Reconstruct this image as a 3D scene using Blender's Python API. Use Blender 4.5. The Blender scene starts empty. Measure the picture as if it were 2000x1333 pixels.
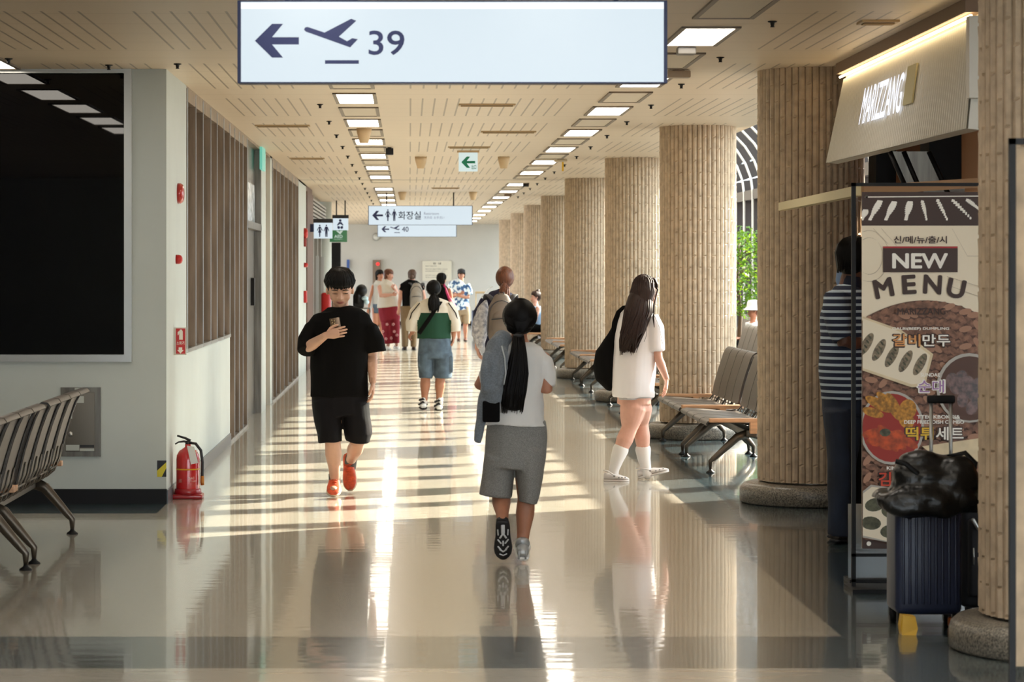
import bpy, bmesh, math, random
from math import sin, cos, pi, radians, sqrt, atan2
from mathutils import Vector, Matrix, noise
random.seed(7)
C = bpy.context.scene.collection
SC = bpy.context.scene

# ---------------------------------------------------------------- camera, world, sun, exposure
cam_data = bpy.data.cameras.new('camera')
cam_data.sensor_width = 36.0
cam_data.lens = 90.0                      # 5000 px focal length in the 2000 px frame
cam_data.shift_x = 0.1                    # vanishing point at px (800, 530)
cam_data.shift_y = -0.06825
cam_data.clip_end = 400
cam_data.dof.use_dof = True
cam_data.dof.focus_distance = 19.6
cam_data.dof.aperture_fstop = 6.3
cam = bpy.data.objects.new('camera', cam_data)
cam.location = (0, 0, 1.7)
cam.rotation_euler = (pi / 2, 0, 0)
C.objects.link(cam)
SC.camera = cam

w = bpy.data.worlds.new('world')
SC.world = w
w.use_nodes = True
bgn = w.node_tree.nodes['Background']
bgn.inputs[0].default_value = (0.86, 0.92, 1.0, 1)
bgn.inputs[1].default_value = 7.5

sd = bpy.data.lights.new('sun', 'SUN')
sd.energy = 34.0
sd.angle = radians(0.6)
sd.color = (1.0, 0.84, 0.70)
sun = bpy.data.objects.new('sun', sd)
C.objects.link(sun)
_h = Vector((-1.0, -0.7, 0)).normalized()
_el = radians(28)
_dir = Vector((_h.x * cos(_el), _h.y * cos(_el), -sin(_el)))
sun.rotation_euler = _dir.to_track_quat('-Z', 'Y').to_euler()
sun.location = (30, 60, 30)

SC.view_settings.view_transform = 'Standard'
SC.view_settings.look = 'None'
SC.view_settings.exposure = 0.30
SC.view_settings.gamma = 1.0
SC.view_settings.use_curve_mapping = False

FX = 5000.0
EYE = 1.7
H = 3.176
LAMP = 8.5

def PX(px, py, Y):
    return Vector(((px - 800.0) * Y / FX, Y, EYE - (py - 530.0) * Y / FX))

# ---------------------------------------------------------------- materials
def lin(c):
    c = c / 255.0
    return c / 12.92 if c <= 0.04045 else ((c + 0.055) / 1.055) ** 2.4

def rgb(r, g, b):
    return (lin(r), lin(g), lin(b), 1.0)

def mat(name, col, rough=0.6, metal=0.0, noise_=None, bump=None, emit=None, spec=0.5, coat=0.0, sheen=0.0, stretch=None):
    m = bpy.data.materials.new(name)
    m.use_nodes = True
    nt = m.node_tree
    b = nt.nodes['Principled BSDF']
    b.inputs['Base Color'].default_value = rgb(*col)
    b.inputs['Roughness'].default_value = rough
    b.inputs['Metallic'].default_value = metal
    b.inputs['Specular IOR Level'].default_value = spec
    if coat:
        b.inputs['Coat Weight'].default_value = coat
        b.inputs['Coat Roughness'].default_value = 0.05
    if sheen:
        b.inputs['Sheen Weight'].default_value = sheen
    vec = None
    if noise_ or bump:
        tc = nt.nodes.new('ShaderNodeTexCoord')
        vec = tc.outputs['Object']
        if stretch:
            mp = nt.nodes.new('ShaderNodeMapping')
            mp.inputs['Scale'].default_value = stretch
            nt.links.new(vec, mp.inputs['Vector'])
            vec = mp.outputs[0]
    if noise_:
        sc, amt = noise_[0], noise_[1]
        n = nt.nodes.new('ShaderNodeTexNoise')
        n.inputs['Scale'].default_value = sc
        n.inputs['Detail'].default_value = 4
        nt.links.new(vec, n.inputs['Vector'])
        mx = nt.nodes.new('ShaderNodeMix')
        mx.data_type = 'RGBA'
        c2 = noise_[2] if len(noise_) > 2 else tuple(max(0, x * (1 - amt)) for x in col)
        mx.inputs['A'].default_value = rgb(*col)
        mx.inputs['B'].default_value = rgb(*c2)
        rp = nt.nodes.new('ShaderNodeMapRange')
        rp.inputs[1].default_value = 0.35
        rp.inputs[2].default_value = 0.65
        nt.links.new(n.outputs['Fac'], rp.inputs[0])
        nt.links.new(rp.outputs[0], mx.inputs['Factor'])
        nt.links.new(mx.outputs['Result'], b.inputs['Base Color'])
    if bump:
        n2 = nt.nodes.new('ShaderNodeTexNoise')
        n2.inputs['Scale'].default_value = bump[0]
        n2.inputs['Detail'].default_value = 3
        nt.links.new(vec, n2.inputs['Vector'])
        bp = nt.nodes.new('ShaderNodeBump')
        bp.inputs['Strength'].default_value = bump[1]
        bp.inputs['Distance'].default_value = bump[2]
        nt.links.new(n2.outputs['Fac'], bp.inputs['Height'])
        nt.links.new(bp.outputs[0], b.inputs['Normal'])
    if emit:
        b.inputs['Emission Color'].default_value = rgb(*emit[0])
        b.inputs['Emission Strength'].default_value = emit[1]
    return m

def band_mat(name, cols, freq, duty=0.5, axis=2, rough=0.85):
    """stripes woven across one object axis"""
    m = mat(name, cols[0], rough)
    nt = m.node_tree
    b = nt.nodes['Principled BSDF']
    tc = nt.nodes.new('ShaderNodeTexCoord')
    sp = nt.nodes.new('ShaderNodeSeparateXYZ')
    nt.links.new(tc.outputs['Object'], sp.inputs[0])
    mu = nt.nodes.new('ShaderNodeMath'); mu.operation = 'MULTIPLY'; mu.inputs[1].default_value = freq
    nt.links.new(sp.outputs[axis], mu.inputs[0])
    fr = nt.nodes.new('ShaderNodeMath'); fr.operation = 'FRACT'
    nt.links.new(mu.outputs[0], fr.inputs[0])
    gt = nt.nodes.new('ShaderNodeMath'); gt.operation = 'GREATER_THAN'; gt.inputs[1].default_value = duty
    nt.links.new(fr.outputs[0], gt.inputs[0])
    mx = nt.nodes.new('ShaderNodeMix'); mx.data_type = 'RGBA'
    mx.inputs['A'].default_value = rgb(*cols[0]); mx.inputs['B'].default_value = rgb(*cols[1])
    nt.links.new(gt.outputs[0], mx.inputs['Factor'])
    nt.links.new(mx.outputs['Result'], b.inputs['Base Color'])
    return m

def emis(name, col, s):
    s *= 0.70
    m = mat(name, col, 0.4, emit=(col, s))
    m.node_tree.nodes['Principled BSDF'].inputs['Base Color'].default_value = (0.05, 0.05, 0.05, 1)
    return m

def leaf_mat(name, col, col2):
    m = mat(name, col, 0.45, noise_=(3.0, .4, col2))
    b = m.node_tree.nodes['Principled BSDF']
    b.inputs['Transmission Weight'].default_value = 0.0
    b.inputs['Subsurface Weight'].default_value = 0.0
    nt = m.node_tree
    tr = nt.nodes.new('ShaderNodeBsdfTranslucent'); tr.inputs[0].default_value = rgb(150, 190, 40)
    mx = nt.nodes.new('ShaderNodeMixShader'); mx.inputs[0].default_value = 0.35
    out = nt.nodes['Material Output']
    nt.links.new(b.outputs[0], mx.inputs[1]); nt.links.new(tr.outputs[0], mx.inputs[2])
    nt.links.new(mx.outputs[0], out.inputs[0])
    return m

def pane_mat(name, tint, fac, rough=0.0):
    m = bpy.data.materials.new(name); m.use_nodes = True
    nt = m.node_tree
    nt.nodes.remove(nt.nodes['Principled BSDF'])
    t = nt.nodes.new('ShaderNodeBsdfTransparent'); t.inputs[0].default_value = tint
    g = nt.nodes.new('ShaderNodeBsdfGlossy'); g.inputs['Roughness'].default_value = rough
    mx = nt.nodes.new('ShaderNodeMixShader'); mx.inputs[0].default_value = fac
    nt.links.new(t.outputs[0], mx.inputs[1]); nt.links.new(g.outputs[0], mx.inputs[2])
    nt.links.new(mx.outputs[0], nt.nodes['Material Output'].inputs[0])
    return m

# ---------------------------------------------------------------- mesh builder
class MB:
    def __init__(self):
        self.v = []; self.f = []; self.m = []; self.s = []
    def add(self, vs, fs, mi=0, smooth=False):
        o = len(self.v)
        self.v += [tuple(x) for x in vs]
        for f in fs:
            self.f.append(tuple(i + o for i in f)); self.m.append(mi); self.s.append(smooth)
        return self
    def box(self, x0, x1, y0, y1, z0, z1, mi=0):
        vs = [(x0, y0, z0), (x1, y0, z0), (x1, y1, z0), (x0, y1, z0), (x0, y0, z1), (x1, y0, z1), (x1, y1, z1), (x0, y1, z1)]
        return self.add(vs, [(0, 3, 2, 1), (4, 5, 6, 7), (0, 1, 5, 4), (1, 2, 6, 5), (2, 3, 7, 6), (3, 0, 4, 7)], mi)
    def rbox(self, x0, x1, y0, y1, z0, z1, r, mi=0, seg=3, M=None):
        """box with all edges rounded"""
        bm = bmesh.new()
        bmesh.ops.create_cube(bm, size=1)
        for v in bm.verts:
            v.co = Vector(((x0 + x1) / 2 + v.co.x * (x1 - x0), (y0 + y1) / 2 + v.co.y * (y1 - y0), (z0 + z1) / 2 + v.co.z * (z1 - z0)))
        bmesh.ops.bevel(bm, geom=bm.edges[:], offset=r, segments=seg, affect='EDGES', profile=0.5)
        if M: bmesh.ops.transform(bm, matrix=M, verts=bm.verts)
        bm.verts.index_update()
        self.add([v.co for v in bm.verts], [[v.index for v in f.verts] for f in bm.faces], mi, True)
        bm.free(); return self
    def slab(self, pts, n, t, mi=0):
        """polygon extruded by t along n"""
        n = Vector(n).normalized() * t
        k = len(pts); a = [Vector(p) for p in pts]; b = [p + n for p in a]
        fs = [tuple(range(k))[::-1], tuple(range(k, 2 * k))] + [(i, (i + 1) % k, k + (i + 1) % k, k + i) for i in range(k)]
        return self.add(a + b, fs, mi)
    def tube(self, pts, rad, seg=12, ref=(1, 0, 0), mi=0, cap=True, smooth=True, rnd=False):
        pts = [Vector(p) for p in pts]
        n = len(pts)
        if not isinstance(rad, (list, tuple)): rad = [rad] * n
        rad = [(r, r) if not isinstance(r, (list, tuple)) else r for r in rad]
        if rnd:
            d0 = (pts[0] - pts[1]).normalized(); d1 = (pts[-1] - pts[-2]).normalized()
            r0 = min(rad[0]); r1 = min(rad[-1])
            A = [(pts[0] + d0 * r0 * k1, (rad[0][0] * k2, rad[0][1] * k2)) for k1, k2 in ((.95, .3), (.7, .7), (.35, .93))]
            B = [(pts[-1] + d1 * r1 * k1, (rad[-1][0] * k2, rad[-1][1] * k2)) for k1, k2 in ((.35, .93), (.7, .7), (.95, .3))]
            pts = [a[0] for a in A] + pts + [b[0] for b in B]
            rad = [a[1] for a in A] + list(rad) + [b[1] for b in B]
            n = len(pts)
        ref = Vector(ref).normalized()
        vs = []
        for i, p in enumerate(pts):
            t = (pts[min(i + 1, n - 1)] - pts[max(i - 1, 0)])
            t = t.normalized() if t.length > 1e-9 else Vector((0, 0, 1))
            a = ref - t * ref.dot(t)
            if a.length < 0.15:
                alt = Vector((0, 1, 0)) if abs(t.y) < .8 else Vector((0, 0, 1))
                a = alt - t * alt.dot(t)
            a.normalize(); b = t.cross(a)
            for j in range(seg):
                th = 2 * pi * j / seg
                vs.append(p + a * cos(th) * rad[i][0] + b * sin(th) * rad[i][1])
        fs = []
        for i in range(n - 1):
            for j in range(seg):
                k = (j + 1) % seg
                fs.append((i * seg + j, i * seg + k, (i + 1) * seg + k, (i + 1) * seg + j))
        if cap:
            fs.append(tuple(range(seg))[::-1]); fs.append(tuple(range((n - 1) * seg, n * seg)))
        return self.add(vs, fs, mi, smooth)
    def ell(self, c, r, ax=None, mi=0, seg=20, rings=12, smooth=True):
        c = Vector(c)
        if ax is None: ax = (Vector((1, 0, 0)), Vector((0, 1, 0)), Vector((0, 0, 1)))
        vs = []
        for i in range(1, rings):
            ph = pi * i / rings
            for j in range(seg):
                th = 2 * pi * j / seg
                vs.append(c + ax[0] * (r[0] * sin(ph) * cos(th)) + ax[1] * (r[1] * sin(ph) * sin(th)) + ax[2] * (r[2] * cos(ph)))
        top = len(vs); vs.append(c + ax[2] * r[2]); vs.append(c - ax[2] * r[2])
        fs = []
        for i in range(rings - 2):
            for j in range(seg):
                k = (j + 1) % seg
                fs.append((i * seg + k, i * seg + j, (i + 1) * seg + j, (i + 1) * seg + k)[::-1])
        for j in range(seg):
            k = (j + 1) % seg
            fs.append((top, j, k)); fs.append((top + 1, (rings - 2) * seg + k, (rings - 2) * seg + j))
        return self.add(vs, fs, mi, smooth)
    def lathe(self, prof, c=(0, 0, 0), seg=32, mi=0, smooth=True):
        c = Vector(c); n = len(prof); vs = []
        for r, z in prof:
            for j in range(seg):
                th = 2 * pi * j / seg
                vs.append(c + Vector((r * cos(th), r * sin(th), z)))
        fs = []
        for i in range(n - 1):
            for j in range(seg):
                k = (j + 1) % seg
                fs.append((i * seg + j, i * seg + k, (i + 1) * seg + k, (i + 1) * seg + j))
        fs.append(tuple(range(seg))[::-1]); fs.append(tuple(range((n - 1) * seg, n * seg)))
        return self.add(vs, fs, mi, smooth)
    def flat(self, pts, Y, mi=0, t=0.0006):
        """polygon of (x,z) points standing in the plane Y, t thick, facing the camera side"""
        return self.slab([(p[0], Y, p[1]) for p in pts], (0, 1, 0), t, mi)
    def text(self, s, x0, x1, z0, z1, Y, mi=0, bold=0.0, rot=0.0, t=0.0006, plane=None):
        """lettering fitted in the box x0..x1, z0..z1 of plane Y"""
        cu = bpy.data.curves.new('t', 'FONT'); cu.body = s; cu.size = 1; cu.resolution_u = 4
        o = bpy.data.objects.new('t', cu); C.objects.link(o)
        bpy.context.view_layer.update()
        me = bpy.data.meshes.new_from_object(o.evaluated_get(bpy.context.evaluated_depsgraph_get()))
        vs = [v.co.copy() for v in me.vertices]; fs = [list(p.vertices) for p in me.polygons]
        bpy.data.objects.remove(o); bpy.data.curves.remove(cu); bpy.data.meshes.remove(me)
        if not vs: return self
        ax, bx = min(v.x for v in vs), max(v.x for v in vs); ay, by = min(v.y for v in vs), max(v.y for v in vs)
        out = []
        cx, cz = (x0 + x1) / 2, (z0 + z1) / 2
        if bold:
            # heavier lettering: the outline is laid down again at small offsets around itself
            sh = [(0, 0)] + [(bold * .8 * cos(q * pi / 4), bold * .8 * sin(q * pi / 4)) for q in range(8)]
            V0 = [v.copy() for v in vs]; F0 = [list(f) for f in fs]; vs = []; fs = []
            for q, (dx, dy) in enumerate(sh):
                o_ = len(vs); vs += [Vector((v.x + dx, v.y + dy, q)) for v in V0]; fs += [[i + o_ for i in f] for f in F0]
            ax -= bold * .8; bx += bold * .8; ay -= bold * .8; by += bold * .8
        for v in vs:
            x = ((v.x - ax) / max(bx - ax, 1e-6) - .5) * (x1 - x0); z = ((v.y - ay) / max(by - ay, 1e-6) - .5) * (z1 - z0)
            if rot: x, z = x * cos(rot) - z * sin(rot), x * sin(rot) + z * cos(rot)
            if plane: out.append(plane(cx + x, cz + z))
            else: out.append(Vector((cx + x, Y - (v.z * 2e-6 if bold else 0), cz + z)))
        return self.add(out, fs, mi)
    def obj(self, name, mats, parent=None, loc=None, link=True):
        me = bpy.data.meshes.new(name)
        me.from_pydata(self.v, [], self.f)
        if not isinstance(mats, (list, tuple)): mats = [mats]
        for m in mats: me.materials.append(m)
        me.polygons.foreach_set('material_index', self.m)
        me.polygons.foreach_set('use_smooth', self.s)
        me.update()
        o = bpy.data.objects.new(name, me)
        if loc: o.location = loc
        if parent: o.parent = parent
        C.objects.link(o)
        return o
    def remeshed(self, name, mats, parent, voxel, smooth_it=2, wrinkle=None, matfn=None, extra=None):
        """one continuous skin over everything collected so far"""
        me = bpy.data.meshes.new('tmp'); me.from_pydata(self.v, [], self.f); me.update()
        o = bpy.data.objects.new('tmp', me); C.objects.link(o)
        r = o.modifiers.new('r', 'REMESH'); r.mode = 'VOXEL'; r.voxel_size = voxel; r.use_smooth_shade = True
        if smooth_it:
            s = o.modifiers.new('s', 'SMOOTH'); s.factor = 0.5; s.iterations = smooth_it
        bpy.context.view_layer.update()
        nm = bpy.data.meshes.new_from_object(o.evaluated_get(bpy.context.evaluated_depsgraph_get()))
        bpy.data.objects.remove(o); bpy.data.meshes.remove(me)
        if wrinkle:
            amp, sc, st = wrinkle
            nr = [v.normal.copy() for v in nm.vertices]
            for v, n in zip(nm.vertices, nr):
                q = Vector((v.co.x * st[0], v.co.y * st[1], v.co.z * st[2])) * sc
                a = noise.noise(q) + .5 * noise.noise(q * 2.3 + Vector((5, 1, 2)))
                v.co += n * amp * (a if a > 0 else a * 1.2)
        k = MB()
        k.v = [tuple(v.co) for v in nm.vertices]
        k.f = [tuple(p.vertices) for p in nm.polygons]
        k.m = [0] * len(k.f) if not matfn else [matfn(p.center) for p in nm.polygons]
        k.s = [True] * len(k.f)
        bpy.data.meshes.remove(nm)
        if extra:
            k.add(extra.v, extra.f, 0, True)
            k.m[-len(extra.f):] = extra.m
        return k.obj(name, mats, parent)

def tag(o, label=None, cat=None, group=None, kind=None):
    if label: o['label'] = label
    if cat: o['category'] = cat
    if group: o['group'] = group
    if kind: o['kind'] = kind
    return o

def thing(name, label, cat, loc=(0, 0, 0), group=None, rz=0):
    o = bpy.data.objects.new(name, None)
    o.empty_display_size = 0.1
    o.location = loc; o.rotation_euler = (0, 0, rz)
    C.objects.link(o)
    return tag(o, label, cat, group)

def struct(name, mb, m, parent=None):
    o = mb.obj(name, m, parent)
    if parent is None: o['kind'] = 'structure'
    return o

def copy_tree(o, parent=None, kids=None):
    c = o.copy(); C.objects.link(c)
    if parent: c.parent = parent
    for ch in kids[o.name]:
        copy_tree(ch, c, kids)
    return c

def kid_map(o, d=None):
    d = {} if d is None else d
    d[o.name] = list(o.children)
    for ch in o.children: kid_map(ch, d)
    return d

ORD = ['first', 'second', 'third', 'fourth', 'fifth', 'sixth', 'seventh', 'eighth', 'ninth', 'tenth', 'eleventh', 'twelfth', 'thirteenth', 'fourteenth', 'fifteenth', 'sixteenth', 'seventeenth', 'eighteenth', 'nineteenth', 'twentieth', 'twenty-first', 'twenty-second', 'twenty-third', 'twenty-fourth', 'twenty-fifth', 'twenty-sixth']
# ---------------------------------------------------------------- setting materials
M_wall = mat('white_wall_paint', (186, 192, 186), 0.55, noise_=(1.3, .04))
M_endwall = mat('pale_wall_paint', (196, 193, 184), 0.6, noise_=(.8, .04))
M_ceil_edge = mat('ceiling_white', (214, 200, 180), 0.7)
M_black = mat('black_rubber', (13, 13, 14), 0.5, spec=.25)
M_steel = mat('brushed_steel', (120, 116, 108), 0.35, 0.85, noise_=(6, .2), stretch=(4, 4, .3))
M_steel_light = mat('light_steel', (176, 176, 172), 0.3, 0.8)
M_bronze = mat('bronze_steel', (158, 138, 116), 0.34, 0.6, noise_=(3, .25), stretch=(3, 3, .4))
M_bronze_dark = mat('dark_bronze_panel', (112, 94, 76), 0.25, 0.6)
M_navy = mat('navy_sign_housing', (16, 26, 62), 0.35, 0.3)
M_dark_metal = mat('dark_metal', (34, 34, 36), 0.4, 0.6)
M_wood_brown = mat('brown_wood_panel', (92, 58, 38), 0.5, noise_=(5, .2), stretch=(4, 4, .4))
M_red = mat('red_plastic', (176, 22, 20), 0.3)
M_white = mat('white_plastic', (232, 232, 228), 0.4)
M_ink = mat('black_print', (24, 24, 28), 0.5)

# floor: polished terrazzo vinyl with inlaid darker bands
def floor_material():
    m = bpy.data.materials.new('polished_floor'); m.use_nodes = True
    nt = m.node_tree; b = nt.nodes['Principled BSDF']; L = nt.links
    tc = nt.nodes.new('ShaderNodeTexCoord'); sp = nt.nodes.new('ShaderNodeSeparateXYZ')
    L.new(tc.outputs['Object'], sp.inputs[0])
    def gt(sock, val, lt=False):
        n = nt.nodes.new('ShaderNodeMath'); n.operation = 'LESS_THAN' if lt else 'GREATER_THAN'
        L.new(sock, n.inputs[0]); n.inputs[1].default_value = val; return n.outputs[0]
    def mul(a, c):
        n = nt.nodes.new('ShaderNodeMath'); n.operation = 'MULTIPLY'; L.new(a, n.inputs[0]); L.new(c, n.inputs[1]); return n.outputs[0]
    def mx(a, c, f):
        n = nt.nodes.new('ShaderNodeMix'); n.data_type = 'RGBA'
        if isinstance(a, tuple): n.inputs['A'].default_value = a
        else: L.new(a, n.inputs['A'])
        n.inputs['B'].default_value = c
        L.new(f, n.inputs['Factor']); return n.outputs['Result']
    X, Y = sp.outputs[0], sp.outputs[1]
    ns = nt.nodes.new('ShaderNodeTexNoise'); ns.inputs['Scale'].default_value = 1.1; ns.inputs['Detail'].default_value = 5
    L.new(tc.outputs['Object'], ns.inputs['Vector'])
    col = mx(rgb(180, 174, 160), rgb(168, 163, 150), ns.outputs['Fac'])
    teal = rgb(44, 60, 66); mid = rgb(84, 92, 92)
    col = mx(col, mid, gt(X, 2.01))
    col = mx(col, teal, gt(X, 2.33))
    cross = mul(gt(Y, 10.95), gt(Y, 11.9, True))
    col = mx(col, mid, cross)
    far = mul(mul(gt(Y, 17.95), gt(Y, 18.7, True)), gt(X, -1.775, True))
    col = mx(col, teal, far)
    L.new(col, b.inputs['Base Color'])
    b.inputs['Roughness'].default_value = 0.22
    b.inputs['Specular IOR Level'].default_value = 0.55
    b.inputs['Coat Weight'].default_value = 0.6
    b.inputs['Coat Roughness'].default_value = 0.045
    mp = nt.nodes.new('ShaderNodeMapping'); mp.inputs['Scale'].default_value = (0.35, 2.2, 1)
    L.new(tc.outputs['Object'], mp.inputs['Vector'])
    n2 = nt.nodes.new('ShaderNodeTexNoise'); n2.inputs['Scale'].default_value = 4.0; n2.inputs['Detail'].default_value = 3
    L.new(mp.outputs[0], n2.inputs['Vector'])
    n3 = nt.nodes.new('ShaderNodeTexNoise'); n3.inputs['Scale'].default_value = 0.9; n3.inputs['Detail'].default_value = 1
    L.new(tc.outputs['Object'], n3.inputs['Vector'])
    ad = nt.nodes.new('ShaderNodeMath'); ad.operation = 'MULTIPLY_ADD'
    L.new(n3.outputs['Fac'], ad.inputs[0]); ad.inputs[1].default_value = 2.0; L.new(n2.outputs['Fac'], ad.inputs[2])
    bp = nt.nodes.new('ShaderNodeBump'); bp.inputs['Strength'].default_value = 0.35; bp.inputs['Distance'].default_value = 0.0022
    L.new(ad.outputs[0], bp.inputs['Height']); L.new(bp.outputs[0], b.inputs['Normal']); L.new(bp.outputs[0], b.inputs['Coat Normal'])
    return m

def ceiling_material():
    m = bpy.data.materials.new('slotted_ceiling_panels'); m.use_nodes = True
    nt = m.node_tree; b = nt.nodes['Principled BSDF']; L = nt.links
    tc = nt.nodes.new('ShaderNodeTexCoord'); sp = nt.nodes.new('ShaderNodeSeparateXYZ')
    L.new(tc.outputs['Object'], sp.inputs[0])
    def op(o, a, c=None):
        n = nt.nodes.new('ShaderNodeMath'); n.operation = o
        for i, q in enumerate((a, c)):
            if q is None: continue
            if isinstance(q, (int, float)): n.inputs[i].default_value = q
            else: L.new(q, n.inputs[i])
        return n.outputs[0]
    X, Y = sp.outputs[0], sp.outputs[1]
    slot = op('LESS_THAN', op('FRACT', op('MULTIPLY', X, 1 / 0.105)), 0.14)
    def rng(s, a, c): return op('MULTIPLY', op('GREATER_THAN', s, a), op('LESS_THAN', s, c))
    xs = op('ADD', rng(X, -1.66, -0.84), rng(X, 0.0, 1.38)); xs = op('ADD', xs, rng(X, 2.24, 3.2)); xs = op('ADD', xs, rng(X, -8, -3.35))
    xs = op('ADD', xs, rng(X, -2.7, -1.8))
    yf = op('FRACT', op('MULTIPLY', op('ADD', Y, 0.55), 1 / 3.66))
    ys = op('MULTIPLY', op('GREATER_THAN', yf, 0.12), op('LESS_THAN', yf, 0.80))
    fac = op('MULTIPLY', op('MULTIPLY', slot, xs), ys)
    seam = op('LESS_THAN', op('FRACT', op('MULTIPLY', Y, 1 / 0.61)), 0.03)
    jt = rng(Y, 41.3, 41.5)
    tot = op('MINIMUM', op('ADD', op('ADD', op('MULTIPLY', fac, 0.62), op('MULTIPLY', seam, 0.22)), op('MULTIPLY', jt, .8)), 1.0)
    n = nt.nodes.new('ShaderNodeMix'); n.data_type = 'RGBA'
    n.inputs['A'].default_value = rgb(212, 194, 170); n.inputs['B'].default_value = rgb(96, 80, 62)
    L.new(tot, n.inputs['Factor']); L.new(n.outputs['Result'], b.inputs['Base Color'])
    b.inputs['Roughness'].default_value = 0.42
    bp = nt.nodes.new('ShaderNodeBump'); bp.inputs['Strength'].default_value = 0.6; bp.inputs['Distance'].default_value = 0.006; bp.invert = True
    L.new(tot, bp.inputs['Height']); L.new(bp.outputs[0], b.inputs['Normal'])
    return m

M_floor = floor_material(); M_ceil = ceiling_material()

# ---------------------------------------------------------------- large structure
k = MB(); k.box(-9, 7.0, -3.2, 82, -0.2, 0); struct('floor', k, M_floor)
k = MB()
k.box(-9, 3.49, -3.2, 82, H, H + .12); k.box(3.49, 7.0, -3.2, 18.9, H, H + .12)
struct('ceiling', k, M_ceil)
k = MB(); k.box(3.37, 3.49, 18.9, 82, H + .12, 5.05); k.box(3.37, 7.0, 18.78, 18.9, H + .12, 5.05); struct('trim_1', k, M_ceil_edge)
k = MB(); k.box(-60, 60, -40, 160, -0.6, -0.5); o = k.obj('ground', mat('airport_apron_concrete', (150, 148, 142), .9, noise_=(.2, .1))); o['kind'] = 'structure'

XW = -1.775
# left block with the dark window: front wall with an opening
YF = 18.68
gx1 = PX(243, 0, YF).x; fx1 = PX(258, 0, YF).x
gz0 = PX(0, 693, YF).z; gz1 = PX(0, 143, YF).z; sz0 = PX(0, 707, YF).z
k = MB()
k.box(-9, XW, YF, YF + .2, 0, sz0)                      # below
k.box(fx1, XW, YF, YF + .2, sz0, H)                     # right of the window
k.box(-9, fx1, YF, YF + .2, gz1 + .03, H)
struct('wall_front', k, M_wall)
# corridor side of the block
k = MB()
k.box(XW - .2, XW, YF + .2, 20.35, 0, H)
k.box(XW - .2, XW, 20.35, 25.3, 0, 1.05)
struct('wall_left', k, M_wall)
k = MB(); k.box(-9, XW - .21, 30.9, 31.1, 0, H); k.box(-9, -8.9, -3, 31, 0, H); struct('wall_room', k, mat('dark_room_wall', (60, 60, 60), .9))
k = MB(); k.box(-9, -2, -3.2, -3, 0, H); k.box(-2, 7, -3.2, -3, 0, .25); struct('wall_back', k, M_wall)
k = MB()
for i in range(7): k.box(-2 + i * 1.5 - .04, -2 + i * 1.5 + .04, -3.2, -3.0, .25, H)
k.box(-2, 7, -3.2, -3.05, .25, .33); k.box(-2, 7, -3.2, -3.05, H - .1, H)
wb = struct('added_rear_window', k, M_steel)  # unseen glazing added behind the camera, lets sky light onto camera-facing surfaces
k = MB(); k.box(-2, 7, -3.13, -3.12, .3, H - .08); k.obj('window_pane', pane_mat('added_rear_glazing', (.93, .95, .95, 1), .05), wb)
k = MB(); k.box(6.9, 7.0, 9.5, 18.9, 0, H); k.box(6.9, 7.0, -3, 9.5, 0, .25); k.box(3.5, 7.0, 18.66, 18.78, 0, H); struct('wall_right', k, mat('shop_back_wall', (150, 112, 84), .6))
k = MB(); k.box(-9, 7.2, 80.3, 80.5, 0, 5.2); struct('wall_end', k, M_endwall)
k = MB(); k.box(-9, 7, 80.27, 80.3, 0, .13); struct('baseboard_end', k, M_black)
k = MB(); k.box(-9, XW + .004, YF - .012, YF, 0, .11); struct('baseboard_front', k, M_black)
k = MB(); k.box(XW, XW + .012, YF, 25.3, 0, .1); struct('baseboard_left', k, mat('grey_skirting', (96, 100, 104), .3))
k = MB()
for i in range(8): k.box(6.88, 7.0, -3 + i * 1.75, -2.92 + i * 1.75, .25, H)
k.box(6.9, 7.0, -3, 9.5, .25, .33); k.box(6.9, 7.0, -3, 9.5, H - .1, H)
wb = struct('added_side_window', k, M_steel)  # unseen side glazing, added so sun bouncing off the floor fills the foreground
k = MB(); k.box(6.94, 6.95, -3, 9.5, .3, H - .08); k.obj('window_pane', pane_mat('added_side_glazing', (.93, .95, .95, 1), .05), wb)
# dark window with steel frame
win = MB(); win.box(gx1, fx1 - .0, YF - .03, YF + .1, sz0, gz1 + .03); win.box(-9, gx1, YF - .03, YF + .1, sz0, gz0); win.box(-9, gx1, YF - .01, YF + .1, gz1, gz1 + .03)
wo = struct('window_1', win, M_steel_light)
g = MB(); g.box(-9, gx1, YF + .03, YF + .045, gz0, gz1)
g.obj('window_pane', mat('black_glass', (4, 4, 5), 0.015, spec=.32), wo)

# corridor window with bronze fins, and further fin walls
def finwall(name, y0, y1, z0, z1, ys, split=None):
    k = MB()
    k.box(XW - .16, XW - .11, y0, y1, z0, z1, 1)                       # dark infill
    for y in ys:
        k.box(XW - .115, XW + .005, y - .035, y + .035, z0, z1, 0)
        k.box(XW - .11, XW - .055, y - .42, y - .38, z0, z1, 0)
        k.box(XW + .005, XW + .012, y - .04, y - .028, z0, z1, 2)
    k.box(XW - .115, XW + .004, y0, y1, z1 - .10, z1, 0)
    k.box(XW - .115, XW + .01, y0, y1, z0, z0 + .03, 2)
    if split: k.box(XW - .112, XW - .098, y0, y1, split, split + .02, 2)
    return struct(name, k, [M_bronze, M_bronze_dark, M_steel_light])
finwall('window_2', 20.35, 25.3, 1.05, H - .02, [20.4, 21.2, 21.95, 22.8, 23.55, 24.4, 25.22])
k = MB(); k.box(XW - .2, XW - .0, 20.35, 43.9, H - .03, H); struct('trim_2', k, M_bronze)
finwall('window_3', 25.3, 28.0, 0, H - .03, [25.9, 26.6, 27.2, 27.9], 1.25)
finwall('window_4', 33.0, 40.8, 0, H - .03, [33.1, 34.0, 35.0, 36.1, 37.3, 38.6, 39.8, 40.7], 1.2)
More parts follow.
